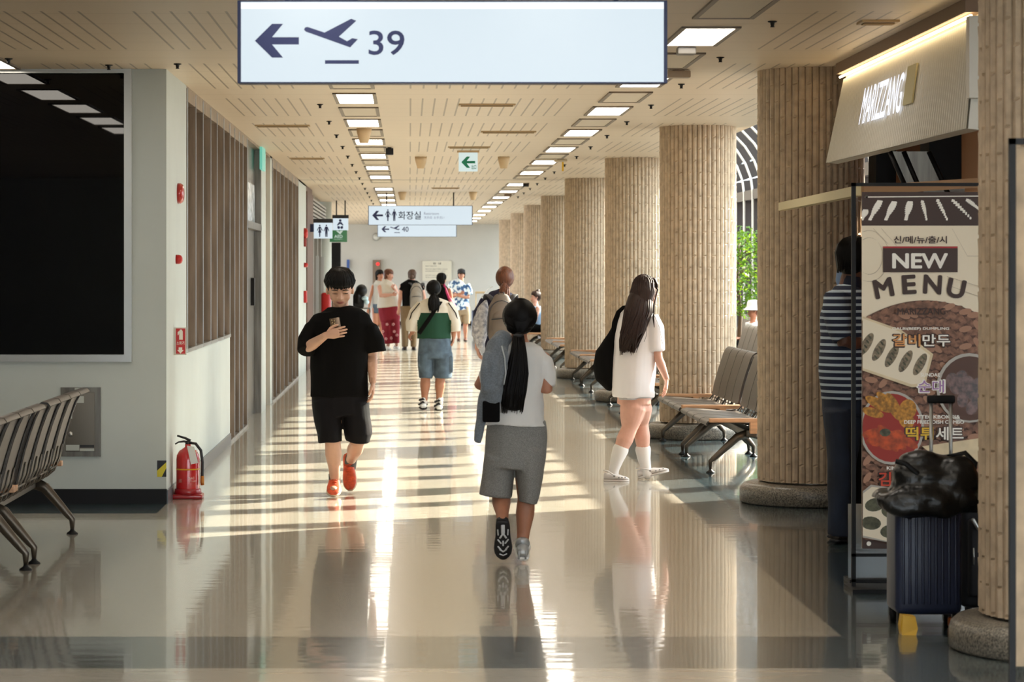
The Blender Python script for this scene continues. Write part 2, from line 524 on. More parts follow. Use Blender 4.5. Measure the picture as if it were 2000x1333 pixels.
# steel door between the fin walls
k = MB(); k.box(XW - .15, XW - .08, 28.0, 30.7, 0, H - .03); k.box(XW - .15, XW, 28.0, 28.12, 0, H - .03); k.box(XW - .15, XW, 30.58, 30.7, 0, H - .03)
k.box(XW - .15, XW, 28, 30.7, 2.18, 2.26)
do = struct('door_1', k, M_steel)
k = MB(); k.box(XW - .08, XW - .07, 28.2, 30.5, 2.27, 2.72); k.obj('transom_pane', mat('speckled_transom_glass', (150, 160, 165), .25, .2, noise_=(9, .5, (235, 240, 245))), do)
k = MB(); k.box(XW - .08, XW - .04, 29.9, 30.1, 1.3, 1.62); k.obj('door_lock', M_black, do)
k = MB(); k.box(XW - .2, XW, 30.7, 31.6, 0, H); k.box(XW - .2, XW, 32.6, 33.0, 0, H); k.box(XW - .2, XW, 40.8, 43.9, 0, H); struct('wall_pillars', k, M_wall)
k = MB(); k.box(XW - .2, XW - .05, 31.6, 32.6, 0, H); struct('trim_3', k, mat('warm_polished_panel', (190, 150, 110), .2, .3, noise_=(2, .2)))
k = MB(); k.box(XW - .6, XW + .02, 43.9, 46.6, 0, H - .1); k.box(XW - .6, XW, 43.9, 46.6, H - .1, H); struct('trim_4', k, M_wood_brown)
# restroom entrance: recessed steel-framed glazed front with louvred bulkhead
k = MB()
k.box(-3.6, XW - .25, 54.6, 54.8, 0, H)
for i in range(9): k.box(XW - .3, XW + .0, 46.6, 54.4, 2.45 + i * .07, 2.49 + i * .07, 0)
for y in (47.2, 49.4, 51.6, 53.6): k.box(XW - .2, XW - .08, y, y + .25, 0, 2.45, 0)
k.box(XW - .25, XW - .2, 46.6, 54.4, 0, 2.45, 1)
k.box(XW - .06, XW + .0, 50.0, 50.06, .7, 2.0, 2); k.box(XW - .06, XW + .0, 53.0, 53.06, .7, 2.0, 2)
struct('door_2', k, [mat('grey_louvre', (150, 148, 142), .4, .5), mat('smoky_glass', (92, 88, 80), .15, .2), M_steel_light])
k = MB(); k.tube([(XW - .05, 54.6, 0), (XW - .05, 54.6, H)], .16, 24); k.box(-9, XW - .06, 54.5, 54.7, 0, H); struct('wall_corner', k, M_wall)

# right window wall: vaulted glazing with ribs
k = MB(); XG = 6.3
y = 19.3
ribs = []
while y < 80: ribs.append(y); y += 1.2
arc = []
for i in range(11):
    a = pi / 2 * i / 10
    arc.append((3.5 + 2.8 * sin(a), 3.12 + 1.8 * cos(a)))
for y in ribs:
    k.box(XG, XG + .42, y - .06, y + .06, 0, 3.12, 0)
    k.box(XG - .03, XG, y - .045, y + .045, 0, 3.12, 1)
    for (xa, za), (xb, zb) in zip(arc[:-1], arc[1:]):
        d = Vector((xb - xa, 0, zb - za)).normalized(); n = Vector((-d.z, 0, d.x))
        if n.z < 0: n = -n
        A = Vector((xa, y - .06, za)); B = Vector((xb, y - .06, zb))
        k.slab([A, B, B + n * .42, A + n * .42], (0, 1, 0), .12, 0)
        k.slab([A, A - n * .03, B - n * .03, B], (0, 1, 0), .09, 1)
k.box(XG - .02, XG + .3, 18.9, 80.3, 3.02, 3.2, 0); k.box(XG - .02, XG + .3, 18.9, 80.3, 0, .2, 0)
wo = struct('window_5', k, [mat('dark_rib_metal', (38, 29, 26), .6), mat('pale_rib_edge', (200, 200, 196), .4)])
k = MB(); k.box(XG + .3, XG + .31, 18.9, 80.3, .2, 3.05)
for (xa, za), (xb, zb) in zip(arc[:-1], arc[1:]):
    k.slab([(xa + .25, 18.9, za + .25), (xb + .25, 18.9, zb + .1), (xb + .25, 80.3, zb + .1), (xa + .25, 80.3, za + .25)], (0, 0, 1), .005)
k.obj('window_pane', pane_mat('clear_glazing', (.9, .93, .92, 1), .06), wo)

# ---------------------------------------------------------------- columns
def column_mesh():
    R = .388; n = 48; k = MB()
    ph = [0, .12, .5, .88]; base = [R - .018, R - .004, R + .003, R - .004]
    z0, z1 = .165, H
    rows = []
    z = z0
    lv = []
    i = 0
    while True:
        zz = .165 + i * .12
        if zz > H - .02: break
        for d in (0, .010, .022, .07):
            if zz + d < H: lv.append((zz + d, i, d))
        i += 1
    lv.append((H, i, .07))
    vs = []
    for (z, i, d) in lv:
        for j in range(n):
            odd = (i + j) % 2 == 0
            for q in range(4):
                r = base[q]
                if odd and d == .010 and q == 2: r -= .012
                elif odd and d == 0 and q == 2: r += .003
                elif odd and d == .022 and q == 2: r += .001
                if q: r += .0018 * noise.noise(Vector((j * 3.1, z * 9, q)))
                th = 2 * pi * (j + ph[q]) / n
                vs.append((r * cos(th), r * sin(th), z))
    m = n * 4; fs = []
    for a in range(len(lv) - 1):
        for j in range(m):
            c = (j + 1) % m
            fs.append((a * m + j, a * m + c, (a + 1) * m + c, (a + 1) * m + j))
    k.add(vs, fs, 0, False)
    return k
M_col = mat('ribbed_beige_concrete', (194, 173, 147), .75, noise_=(14, .12), bump=(60, .25, .002))
M_granite = mat('speckled_granite', (150, 142, 128), .35, noise_=(95, .5, (70, 66, 60)))
M_collar = mat('collar_metal', (150, 140, 128), .25, .8)
colX = 2.955
cols = [(11.5, colX), (18.85, colX), (26.2, 2.95), (33.55, 2.95), (40.9, 2.87), (50.3, 2.97), (57.4, 2.95), (65.4, 2.97), (73.8, 2.97)]
clabels = ['nearest ribbed beige concrete column beside the suitcases, cut by the right frame edge',
           'ribbed concrete column behind the striped-shirt man under the slanted shop sign',
           'ribbed concrete column standing behind the near end of the waiting benches, sunlit on its right',
           'ribbed concrete column just behind the woman with long hair and black bag',
           'ribbed concrete column with a small beige wall lamp near its top',
           'ribbed concrete column behind the bun-haired seated woman, with a thin grey plate',
           'slim distant ribbed column, third from the far wall', 'slim distant ribbed column with a red alarm bell, second from the far wall',
           'farthest ribbed column next to the end wall']
first = None
for (cy, cx), lb in zip(cols, clabels):
    if first is None:
        t = thing('column', lb, 'column', (cx, cy, 0)); first = t
        column_mesh().obj('shaft', M_col, t)
        MB().lathe([(.36, .15), (.36, .168)], seg=48).obj('collar', M_collar, t)
        MB().lathe([(.50, 0), (.522, .01), (.522, .09), (.515, .115), (.49, .138), (.45, .15), (.3, .152)], seg=64).obj('plinth', M_granite, t)
        km = kid_map(t)
    else:
        c = copy_tree(first, None, km); c.location = (cx, cy, 0); c['label'] = lb

# ---------------------------------------------------------------- ceiling lights
M_lamp = mat('lamp_diffuser', (255, 255, 255), .5, emit=((255, 246, 232), LAMP))
M_lampoff = mat('blank_ceiling_panel', (206, 192, 170), .5)
M_lframe = mat('light_frame_grey', (128, 116, 102), .5, .2)
def light(lit, x, y, lb, grp, cat='ceiling light'):
    nm = 'ceiling_light' if lit else 'blank_light_panel'
    t = thing(nm, lb, cat, (x, y, H), grp)
    return t
def light_parts(t, lit, L=1.25, W=.36):
    f = MB()
    e = .03
    f.box(-W / 2, W / 2, -L / 2, -L / 2 + e, -.012, 0); f.box(-W / 2, W / 2, L / 2 - e, L / 2, -.012, 0)
    f.box(-W / 2, -W / 2 + e, -L / 2, L / 2, -.012, 0); f.box(W / 2 - e, W / 2, -L / 2, L / 2, -.012, 0)
    f.obj('frame', M_lframe, t)
    d = MB(); d.box(-W / 2 + e, W / 2 - e, -L / 2 + e, L / 2 - e, -.007, -.002)
    d.obj('diffuser', M_lamp if lit else M_lampoff, t)
protoL = {}
def place_light(lit, x, y, lb, grp):
    if lit not in protoL:
        t = light(lit, x, y, lb, grp, 'ceiling light' if lit else 'ceiling panel'); light_parts(t, lit); protoL[lit] = (t, kid_map(t)); return
    t, km = protoL[lit]
    c = copy_tree(t, None, km); c.location = (x, y, H); c['label'] = lb; c['group'] = grp
leftY = [3.6, 7.25, 10.9, 14.5, 18.15, 21.8, 25.4, 29.1, 32.7, 36.4, 40.0, 45.8, 49.4, 53.0, 56.6, 60.2, 64, 68, 72]
rightY = [1.4, 5.05, 8.7, 12.4, 16.05, 19.8, 23.5, 27.2, 30.9, 34.5, 38.2, 43.4, 47.2, 51.0, 54.7, 58.4, 62.4, 66.8, 71, 75]
vis = [y for y in leftY if y > 18]
i = 0
for y in leftY:
    if y > 18.5: lb = 'lit ceiling light in the left row, %s from the front below the large gate sign' % ORD[i]; i += 1
    else: lb = 'lit ceiling light in the row above the walkway, hidden above the large gate sign'
    place_light(True, -.46, y, lb, 'lit ceiling lights left row')
i = 0
for y in rightY:
    if y > 15: lb = 'lit ceiling light in the right row, %s from the front' % ORD[i]; i += 1
    else: lb = 'lit ceiling light of the right row, above and before the frame'
    place_light(True, 1.82, y, lb, 'lit ceiling lights right row')
for y in [3.5, 7.1, 10.7, 12.4, 14.3, 16.1, 17.95]:
    if y > 17: lb = 'lit ceiling light at the left frame edge above the dark window'
    else: lb = 'lit ceiling light over the left seating, seen mirrored in the dark window'
    place_light(True, -3.0, y, lb, 'lit ceiling lights over the seating')
i = 0
for a in leftY:
    y = a + 1.82
    if 18 < y < 42 or y > 44 and y < 60:
        place_light(False, -.46, y, 'blank unlit panel between the lamps of the left row, %s from the front' % ORD[i], 'blank panels left row'); i += 1
i = 0
for a in rightY:
    y = a + 1.85
    if 13 < y < 40.5 or y > 44 and y < 60:
        place_light(False, 1.82, y, 'blank unlit panel between the lamps of the right row, %s from the front' % ORD[i], 'blank panels right row'); i += 1

for y in (-1.5, 1.5, 4.5, 7.5, 10.5):  # two extra lamp rows out of view, added to brighten the foreground
    place_light(True, .68, y, 'added fill lamp between the rows, out of frame before the gate sign', 'added fill lamps before the frame')
    place_light(True, 4.4, y, 'added fill lamp over the shop side, out of frame', 'added fill lamps over the shop side')
# sprinklers
sp = None
def sprink(x, y, lb, grp):
    global sp
    if sp is None:
        sp = MB(); sp.lathe([(.028, 0), (.028, -.006), (.014, -.010), (.010, -.03), (.014, -.034), (.014, -.036)][::-1], seg=10)
        sp = sp.obj('sprinkler', M_dark_metal); o = sp
    else:
        o = sp.copy(); C.objects.link(o)
    o.location = (x, y, H); tag(o, lb, 'sprinkler', grp)
for i in range(14):
    sprink(-.79, 22.6 + 2.53 * i, 'small dark ceiling sprinkler beside the left lamp row, %s from the front' % ORD[i], 'sprinklers left line')
for i in range(15):
    sprink(2.14, 15.1 + 2.53 * i, 'small dark ceiling sprinkler beside the right lamp row, %s from the front' % ORD[i], 'sprinklers right line')
for i, (x, y) in enumerate([(-2.78, 17.75), (-2.15, 18.3), (-1.65, 18.2)]):
    sprink(x, y, ['round ceiling nozzle above the dark window at the left', 'small ceiling nozzle above the window frame', 'small ceiling nozzle above the white wall corner'][i], None)
# cone speakers hanging from the ceiling
kk = None
for (px, py, lb) in [(711, 258, 'beige cone speaker on the ceiling by the left lamp row'), (822, 312, 'beige cone speaker left of the green arrow sign'), (984, 312, 'beige cone speaker right of the green arrow sign'), (786, 379, 'small distant cone speaker above the restroom sign, left'), (924, 379, 'small distant cone speaker above the restroom sign, right')]:
    Y = 1.44 * FX / (530 - py)
    if kk is None:
        kk = MB().lathe([(.03, -.15), (.045, -.15), (.075, -.04), (.08, 0)], seg=20).obj('ceiling_speaker', mat('beige_plastic', (206, 178, 140), .5)); o = kk
    else:
        o = kk.copy(); C.objects.link(o)
    p = PX(px, py, Y); o.location = (p.x, Y, H); tag(o, lb, 'speaker')
# linear vents
for (px, py, wd, lb) in [(951, 204, .50, 'long ochre slot vent in the ceiling behind the large sign'), (993, 257, .58, 'thin dark-edged slot vent in the middle ceiling strip'), (916, 287, .5, 'ochre slot vent just above the green arrow sign'), (552, 245, .55, 'rusty slot vent in the left ceiling strip'), (1715, 42, .22, 'pale ceiling vent above the slanted shop sign'), (600, 309, .45, 'faint slot vent further along the left ceiling strip'), (870, 367, .5, 'distant slot vent above the restroom sign')]:
    Y = 1.476 * FX / (530 - py); p = PX(px, py, Y)
    k = MB(); k.box(-wd / 2, wd / 2, -.10, .10, -.012, 0, 0); k.box(-wd / 2 + .02, wd / 2 - .02, -.05, .05, -.016, -.011, 1)
    for q in range(5): k.box(-wd / 2 + .02, wd / 2 - .02, -.045 + q * .02, -.039 + q * .02, -.020, -.012, 0)
    tag(k.obj('ceiling_vent', [mat('vent_frame', (176, 150, 112), .5, .2), mat('vent_slot', (84, 66, 44), .6)], None, (p.x, Y, H)), lb, 'vent')
# cameras and boxes under the ceiling
def ceil_box(px, py, w_, h_, m, name, lb, cat, d=.12):
    Y = (1.476 - h_) * FX / (530 - py) if False else 1.44 * FX / (530 - py)
    p = PX(px, py, Y)
    k = MB(); k.rbox(-w_ / 2, w_ / 2, -d / 2, d / 2, -h_, -.01, .008); k.box(-w_ / 4, w_ / 4, -d / 4, d / 4, -.012, 0)
    tag(k.obj(name, m, None, (p.x, Y, H)), lb, cat)
ceil_box(761, 294, .09, .09, M_dark_metal, 'sensor_box', 'black square box on the ceiling by the left lamp row', 'sensor')
ceil_box(1325, 146, .17, .06, mat('grey_box', (168, 150, 132), .4), 'smoke_detector', 'grey detector box hanging right of the large gate sign', 'detector')
ceil_box(1340, 100, .12, .06, mat('detector_grey', (120, 116, 110), .4), 'smoke_detector', 'small grey detector under the ceiling beside the nearest right lamp', 'detector')
ceil_box(1095, 316, .17, .04, mat('camera_body', (190, 176, 150), .4), 'security_camera', 'pale camera with yellow tag by the right lamp row', 'camera')
ceil_box(1027, 362, .10, .06, M_dark_metal, 'security_camera', 'small black camera on the ceiling beside distant right lamps', 'camera')
ceil_box(992, 382, .14, .05, mat('brown_box', (120, 96, 72), .5), 'sensor_box', 'small brown box between distant right ceiling lamps', 'sensor')
p = PX(1096, 316, 33.6)
k = MB(); k.box(-.012, .012, -.012, .012, -.16, -.04); tag(k.obj('cable_tag', mat('yellow_tag', (226, 176, 30), .5), None, (PX(1096, 316, 34).x, 33.65, H)), 'short yellow tag hanging from the pale ceiling camera', 'tag')
# ---------------------------------------------------------------- lit signs
M_face = emis('lit_sign_face', (224, 240, 250), 1.0)
M_face_edge = emis('lit_sign_face_bright', (250, 254, 255), 1.35)
M_navyink = mat('navy_print', (22, 34, 84), .5)
M_greyink = mat('grey_print', (128, 138, 170), .5)
M_green = mat('green_print', (10, 128, 96), .5)

def arrow_pts(x0, x1, y0, y1):
    w_, h_ = x1 - x0, y1 - y0
    P = [(0, .5), (.39, 0), (.64, 0), (.39, .395), (1, .395), (1, .61), (.39, .61), (.64, 1), (.39, 1)]
    return [(x0 + a * w_, y0 + b * h_) for a, b in P]
PLANE = [(594, 58), (596, 54), (601, 53), (634, 64), (686, 37), (696, 41), (662, 72), (678, 81), (688, 75), (699, 77), (684, 93), (597, 62)]
def plane_pts(x0, x1, y0, y1):
    return [(x0 + (a - 594) / 105 * (x1 - x0), y0 + (b - 37) / 56 * (y1 - y0)) for a, b in PLANE]
def figure(k, Y, Yd, x0, x1, y0, y1, woman, mi):
    """restroom figure; px box"""
    def q(pts): k.flat([(PX(x0 + a * (x1 - x0), y0 + b * (y1 - y0), Yd).x, PX(0, y0 + b * (y1 - y0), Yd).z) for a, b in pts], Y, mi)
    q([(.5 + .13 * cos(t * pi / 6), .075 + .072 * sin(t * pi / 6)) for t in range(12)])
    if woman:
        q([(.32, .17), (.68, .17), (.62, .36), (.8, .66), (.62, .66), (.6, 1), (.42, 1), (.38, .66), (.2, .66), (.38, .36)])
        q([(.32, .17), (.36, .26), (.1, .52), (0, .46)]); q([(.68, .17), (1, .46), (.9, .52), (.64, .26)])
    else:
        q([(.28, .17), (.72, .17), (.72, .55), (.7, 1), (.54, 1), (.5, .6), (.46, 1), (.3, 1), (.28, .55)])
        q([(.28, .17), (.32, .27), (.12, .55), (0, .5)]); q([(.72, .17), (1, .5), (.88, .55), (.68, .27)])
def pxpoly(k, pts, Y, Yd, mi):
    k.flat([(PX(a, b, Yd).x, PX(a, b, Yd).z) for a, b in pts], Y, mi)
def pxtext(k, s, x0, x1, y0, y1, Y, Yd, mi, bold=0.0, rot=0):
    a = PX(x0, y0, Yd); b = PX(x1, y1, Yd)
    k.text(s, a.x, b.x, b.z, a.z, Y, mi, bold, rot)

def sign(name, label, px0, px1, py0, py1, Y, rods, drawing, depth=.11, cap=.016, bright=True):
    a = PX(px0, py0, Y); b = PX(px1, py1, Y)
    cx = (a.x + b.x) / 2
    t = thing(name, label, 'sign', (0, 0, 0))
    k = MB(); k.rbox(a.x, b.x, Y, Y + depth, b.z, a.z, .006, 0, 2)
    k.box(a.x, a.x + cap, Y - .012, Y + .02, b.z + .002, a.z - .002); k.box(b.x - cap, b.x, Y - .012, Y + .02, b.z + .002, a.z - .002)
    k.box(a.x, b.x, Y - .004, Y + .02, a.z - .008, a.z); k.box(a.x, b.x, Y - .004, Y + .02, b.z, b.z + .006)
    k.obj('housing', M_navy, t)
    k = MB(); k.box(a.x + cap, b.x - cap, Y - .008, Y + .002, b.z + .006, a.z - .008)
    k.obj('lit_face', M_face, t)
    if bright:
        k = MB(); k.box(a.x + cap, b.x - cap, Y - .0088, Y - .008, a.z - .04, a.z - .012); k.obj('face_trim', M_face_edge, t)
    k = MB(); drawing(k, Y - .010, Y); k.obj('print', [M_navyink, M_greyink, M_green], t)
    for r in rods:
        k = MB(); x = PX(r, 0, Y).x; k.tube([(x, Y + .05, a.z - .01), (x, Y + .05, H + .005)], .012, 10); k.obj('rod', M_ink, t)
    return t
def d39(k, Y, Yd):
    pxpoly(k, arrow_pts(498, 584, 47, 113), Y, Yd, 0)
    pxpoly(k, PLANE, Y, Yd, 0); pxpoly(k, [(635, 118), (701, 118), (701, 125), (635, 125)], Y, Yd, 0)
    pxtext(k, '39', 720, 790, 60, 108, Y, Yd, 0, .012)
sign('gate_sign', 'large lit hanging sign with arrow, airplane and number 39 at the top', 464, 1303, 0.5, 163, 11.63, [560, 1205], d39)
def drest(k, Y, Yd):
    pxpoly(k, arrow_pts(727, 748, 412, 430), Y, Yd, 0)
    figure(k, Y, Yd, 752, 763, 409, 432, True, 0); figure(k, Y, Yd, 765, 775, 409, 432, False, 0)
    pxtext(k, '화장실', 778, 822, 413, 429, Y, Yd, 0, .01)
    pxtext(k, 'Restroom', 828, 857, 414.5, 420, Y, Yd, 1); pxtext(k, '洗手间  お手洗い', 828, 868, 422.5, 428, Y, Yd, 1)
sign('restroom_sign', 'lit hanging restroom sign with arrow, two figures and Korean lettering', 719, 923, 402, 440, 47.9, [755, 886], drest, cap=.012, bright=False)
def d40(k, Y, Yd):
    pxpoly(k, arrow_pts(745, 760, 442, 454), Y, Yd, 0); pxpoly(k, plane_pts(762, 781, 440.5, 450), Y, Yd, 0)
    pxpoly(k, [(770, 454), (781, 454), (781, 455.3), (770, 455.3)], Y, Yd, 0); pxtext(k, '40', 785, 798, 443, 453, Y, Yd, 0, .01)
sign('gate_sign', 'lit hanging sign with arrow, airplane and number 40 below the restroom sign', 737, 892, 437, 463, 63.0, [765, 865], d40, cap=.012, bright=False)

# exit arrow sign
Y = 31.3
t = thing('exit_sign', 'small white sign with green arrow hanging from the middle of the ceiling', 'sign')
a = PX(896, 298, Y); b = PX(933, 335, Y)
MB().rbox(a.x, b.x, Y, Y + .05, b.z, a.z, .004).obj('panel', emis('exit_face', (226, 244, 240), .95), t)
k = MB(); k.box(a.x - .02, b.x + .02, Y, Y + .06, a.z, H); k.obj('mount', mat('exit_mount', (190, 160, 120), .5), t)
k = MB(); pxpoly(k, arrow_pts(901, 928, 306, 328), Y - .002, Y, 0); pxtext(k, '出口', 921, 930, 322, 331, Y - .002, Y, 0, .02)
k.obj('print', M_green, t)
# green exit sign seen edge-on on the left wall
Y = 31.0
t = thing('exit_sign', 'green lit exit sign seen edge-on on the white pillar by the steel door', 'sign')
k = MB(); k.box(XW, XW + .03, 30.3, 31.0, PX(0, 335, Y).z, PX(0, 288, Y).z); k.obj('panel', emis('green_exit_face', (110, 205, 180), .9), t)

# restroom figures sign and baby-care sign at the left wall
def small_sign(name, lb, px0, px1, py0, py1, Y, rods, draw, wallarm=False, mats=None, face=None):
    a = PX(px0, py0, Y); b = PX(px1, py1, Y)
    t = thing(name, lb, 'sign')
    k = MB(); k.rbox(a.x, b.x, Y, Y + .08, b.z, a.z, .004, 0, 2); k.obj('panel', face or M_face, t)
    if rods or wallarm:
        k = MB(); k.box(a.x - .01, b.x + .01, Y - .01, Y + .09, a.z - .04, a.z + .03); k.obj('top_bar', M_ink, t)
    if wallarm:
        k = MB(); k.box(XW - .02, a.x + .01, Y + .02, Y + .06, a.z - .2, a.z - .06); k.obj('wall_bracket', M_navy, t)
    for r in rods:
        x = PX(r, 0, Y).x; k = MB(); k.tube([(x, Y + .04, a.z), (x, Y + .04, H + .003)], .014, 8); k.obj('rod', M_ink, t)
    k = MB(); draw(k, Y - .004, Y); k.obj('print', mats or [M_navyink], t)
def dmf(k, Y, Yd):
    figure(k, Y, Yd, 619, 630, 439, 463, True, 0); figure(k, Y, Yd, 632, 643, 439, 463, False, 0)
small_sign('restroom_sign', 'square lit sign with woman and man figures projecting from the left wall', 613, 649, 431, 466, 45.2, [], dmf, True)
def dbaby(k, Y, Yd):
    pxpoly(k, [(664.5 + 2.6 * cos(i * pi / 6), 431 + 2.6 * sin(i * pi / 6)) for i in range(12)], Y, Yd, 0)
    pxpoly(k, [(662, 434), (667, 434), (671, 440), (669, 441), (665.5, 438), (663.5, 438), (660, 441), (658, 440)], Y, Yd, 0)
    pxpoly(k, [(659, 442), (663, 442), (664.5, 445), (662, 448), (659, 446)], Y, Yd, 0); pxpoly(k, [(666, 442), (670, 442), (670, 446), (667, 448), (664.5, 445)], Y, Yd, 0)
small_sign('baby_care_sign', 'square lit sign with a baby pictogram hanging on two black rods', 650, 680, 423, 450, 53.4, [657, 674], dbaby)
def daed(k, Y, Yd):
    pxpoly(k, [(656, 451), (661, 451), (663, 453), (665, 451), (670, 451), (664.5, 458)], Y, Yd, 0)
    pxtext(k, 'AED', 653, 669, 459, 465, Y, Yd, 0, .02); pxtext(k, '자동심장충격기', 652, 669, 466.5, 469, Y, Yd, 0)
small_sign('aed_sign', 'green AED sign hanging just below the baby pictogram sign', 644, 678, 450, 473, 53.4, [], daed, mats=[emis('white_print', (225, 240, 228), .8)], face=emis('green_face', (16, 112, 58), .8))

# ---------------------------------------------------------------- left block details
def on_front(px0, px1, py0, py1, d=.01, Y=YF):
    a = PX(px0, py0, Y); b = PX(px1, py1, Y); return a.x, b.x, b.z, a.z
M_paper = mat('sticker_paper', (176, 180, 172), .6)
x0, x1, z0, z1 = on_front(119, 197, 757, 892)
t = thing('hydrant_cabinet', 'stainless steel wall cabinet with locked door beside the dark window wall', 'cabinet')
k = MB(); k.box(x0, x1, YF - .02, YF, z0, z1); k.obj('frame', M_steel, t)
ax, bx, az, bz = on_front(129, 186, 767, 882)
k = MB(); k.rbox(ax, bx, YF - .032, YF - .018, az, bz, .004); dd = k.obj('door', mat('dull_steel', (112, 108, 100), .55, .6), t)
for (q, m) in (((147, 170, 758, 765), 0), ((149, 165, 774, 787), 0), ((130, 156, 869, 880), 0), ((157, 185, 869, 874), 1), ((157, 185, 876, 881), 0), ((130, 142, 803, 818), 0), ((120, 134, 826, 833), 0)):
    c0, c1, c2, c3 = on_front(*q); MB().box(c0, c1, YF - .0345, YF - .019, c2, c3, 0).obj('sticker', [M_paper, M_ink][m], dd)
p = PX(137, 797, YF)
k = MB(); k.rbox(p.x - .02, p.x + .02, YF - .055, YF - .03, p.z - .02, p.z + .03, .005, 0); k.tube([(p.x, YF - .05, p.z - .02), (p.x, YF - .05, p.z + .02)], .008, 8, mi=0)
k.obj('padlock', M_steel_light, dd); k = MB(); k.lathe([(.016, -.003), (.018, .003)], (0, 0, 0), 16)
q = PX(139, 848, YF); n_ = 32
for i in range(len(k.v) - n_, len(k.v)):
    x, y, z = k.v[i]; k.v[i] = (q.x + x, YF - .036 + z, q.z + y)
k.obj('latch', M_steel_light, dd)

x0, x1, z0, z1 = on_front(307, 325, 900, 932)
k = MB(); k.box(x0, x1, YF - .004, YF, z0, z1, 0)
w_ = x1 - x0; h_ = z1 - z0
k.slab([(x0, YF - .0045, z0), (x0 + w_ * .5, YF - .0045, z0), (x1, YF - .0045, z0 + h_ * .55), (x1, YF - .0045, z1 * 1 - h_ * .1), (x0 + .0, YF - .0045, z0 + h_ * .38)], (0, 1, 0), .001, 1)
tag(k.obj('warning_tape', [M_ink, mat('warning_yellow', (206, 190, 40), .5)]), 'black and yellow striped warning tape low on the white wall corner', 'tape')

# fire extinguisher
px_, py_ = 367, 972
Yc = 8500 / (976 - 530) + .1
cx = (367 - 800) / FX * Yc
t = thing('fire_extinguisher', 'red fire extinguisher on a red stand by the white wall corner', 'fire extinguisher', (cx, Yc, 0))
k = MB(); k.lathe([(.075, .03), (.086, .05), (.088, .07), (.088, .29), (.083, .325), (.066, .355), (.035, .375), (.022, .385), (.022, .405)], seg=36)
cy_ = k.obj('cylinder', mat('extinguisher_red', (190, 22, 26), .25, coat=.6), t)
k = MB(); k.lathe([(.0885, .215), (.0885, .225)], seg=36); k.obj('yellow_band', mat('band_yellow', (222, 160, 20), .5), cy_)
def wrap(r, cang):
    return lambda x, z: Vector((r * sin(x / r + cang), -r * cos(x / r + cang), z))
k = MB()
k.text('SAC', -.0, .045, .148, .165, 0, 0, .02, plane=wrap(.0892, .15)); k.text('분말소화기', -.0, .06, .125, .14, 0, 0, plane=wrap(.0892, .15)); k.text('소화기', -.07, -.04, .12, .15, 0, 0, plane=wrap(.0892, .0))
k.obj('print', mat('light_print', (240, 200, 190), .5), cy_)
k = MB(); k.rbox(-.115, .115, -.10, .10, 0, .035, .012); k.lathe([(.105, .03), (.098, .07), (.09, .075)], seg=32); k.obj('stand', mat('stand_red', (160, 20, 30), .3, coat=.4), t)
k = MB(); k.tube([(0, 0, .40), (0, 0, .43)], .02, 12); k.tube([(.02, 0, .43), (-.02, 0, .45), (-.08, 0, .468)], [.010, .009, .007], 8, ref=(0, 1, 0)); k.tube([(.02, 0, .415), (-.03, 0, .425), (-.07, 0, .42), (-.095, 0, .405)], [.010, .008, .006, .005], 8, ref=(0, 1, 0)); k.obj('valve_handle', M_ink, t)
k = MB(); k.tube([(.02, -.01, .415), (.06, -.02, .41), (.10, -.03, .36), (.112, -.03, .27), (.11, -.03, .16)], .011, 12, rnd=True); hs = k.obj('hose', M_ink, t)
k = MB(); k.tube([(.11, -.03, .17), (.11, -.03, .12), (.112, -.03, .10)], [.013, .015, .013], 12, mi=0); k.obj('nozzle', mat('brass_nozzle', (176, 112, 40), .4, .4), hs)
k = MB(); k.slab([(0, -.09, .40), (.055, -.095, .39), (.085, -.095, .27), (.03, -.095, .26)], (0, 1, 0), .0015); k.obj('paper_tag', mat('tag_paper', (214, 214, 210), .7), t)

# extinguisher location sign, projecting from the corridor wall
Y = 19.3; a = PX(342, 640, Y); b = PX(364, 694, Y)
t = thing('extinguisher_sign', 'red extinguisher sign with white down arrow on the white wall above the extinguisher', 'sign')
k = MB(); k.box(XW, b.x, Y, Y + .012, b.z, a.z); k.obj('panel', mat('sign_border', (206, 202, 190), .5), t)
k = MB(); k.box(a.x + .006, b.x - .008, Y - .002, Y, b.z + .01, a.z - .008, 0)
pxpoly(k, [(350, 647), (352, 644), (355, 644), (357, 648), (357, 664), (350, 664)], Y - .003, Y, 1)
pxpoly(k, [(347, 649), (351, 646), (351, 648), (348.5, 655), (347, 655)], Y - .003, Y, 1)
pxtext(k, '소화기', 345, 360, 667, 674, Y - .003, Y, 1, .02)
pxpoly(k, [(349, 679), (356, 679), (356, 684), (359, 684), (352.5, 691), (346, 684), (349, 684)], Y - .003, Y, 1)
k.obj('print', [mat('sign_red', (188, 28, 24), .4), mat('sign_white', (236, 228, 214), .5)], t)

def wall_round(name, lb, cat, px, py, r, d, m, Y=None, side=1):
    Y = Y or (-XW - d / 2) * FX / (800 - px)
    z = PX(px, py, Y).z
    k = MB(); prof = [(r, 0), (r, d * .45), (r * .86, d * .8), (r * .4, d), (.005, d * 1.02)]
    k.lathe(prof, seg=28)
    k.v = [(XW + c, Y + a_, z + b_) for a_, b_, c in k.v]
    tag(k.obj(name, m), lb, cat)
wall_round('fire_alarm_bell', 'red round alarm bell high on the white wall corner', 'alarm bell', 350, 378, .078, .05, mat('bell_red', (170, 30, 24), .3, coat=.5), 19.6)
wall_round('alarm_lamp', 'small red alarm lamp on the white wall between bell and extinguisher sign', 'alarm lamp', 348, 507, .035, .05, M_red, 19.45)
wall_round('fire_alarm_bell', 'distant red alarm bell high on the white wall by the brown panel', 'alarm bell', 593, 456, .09, .07, M_red, 43.0)
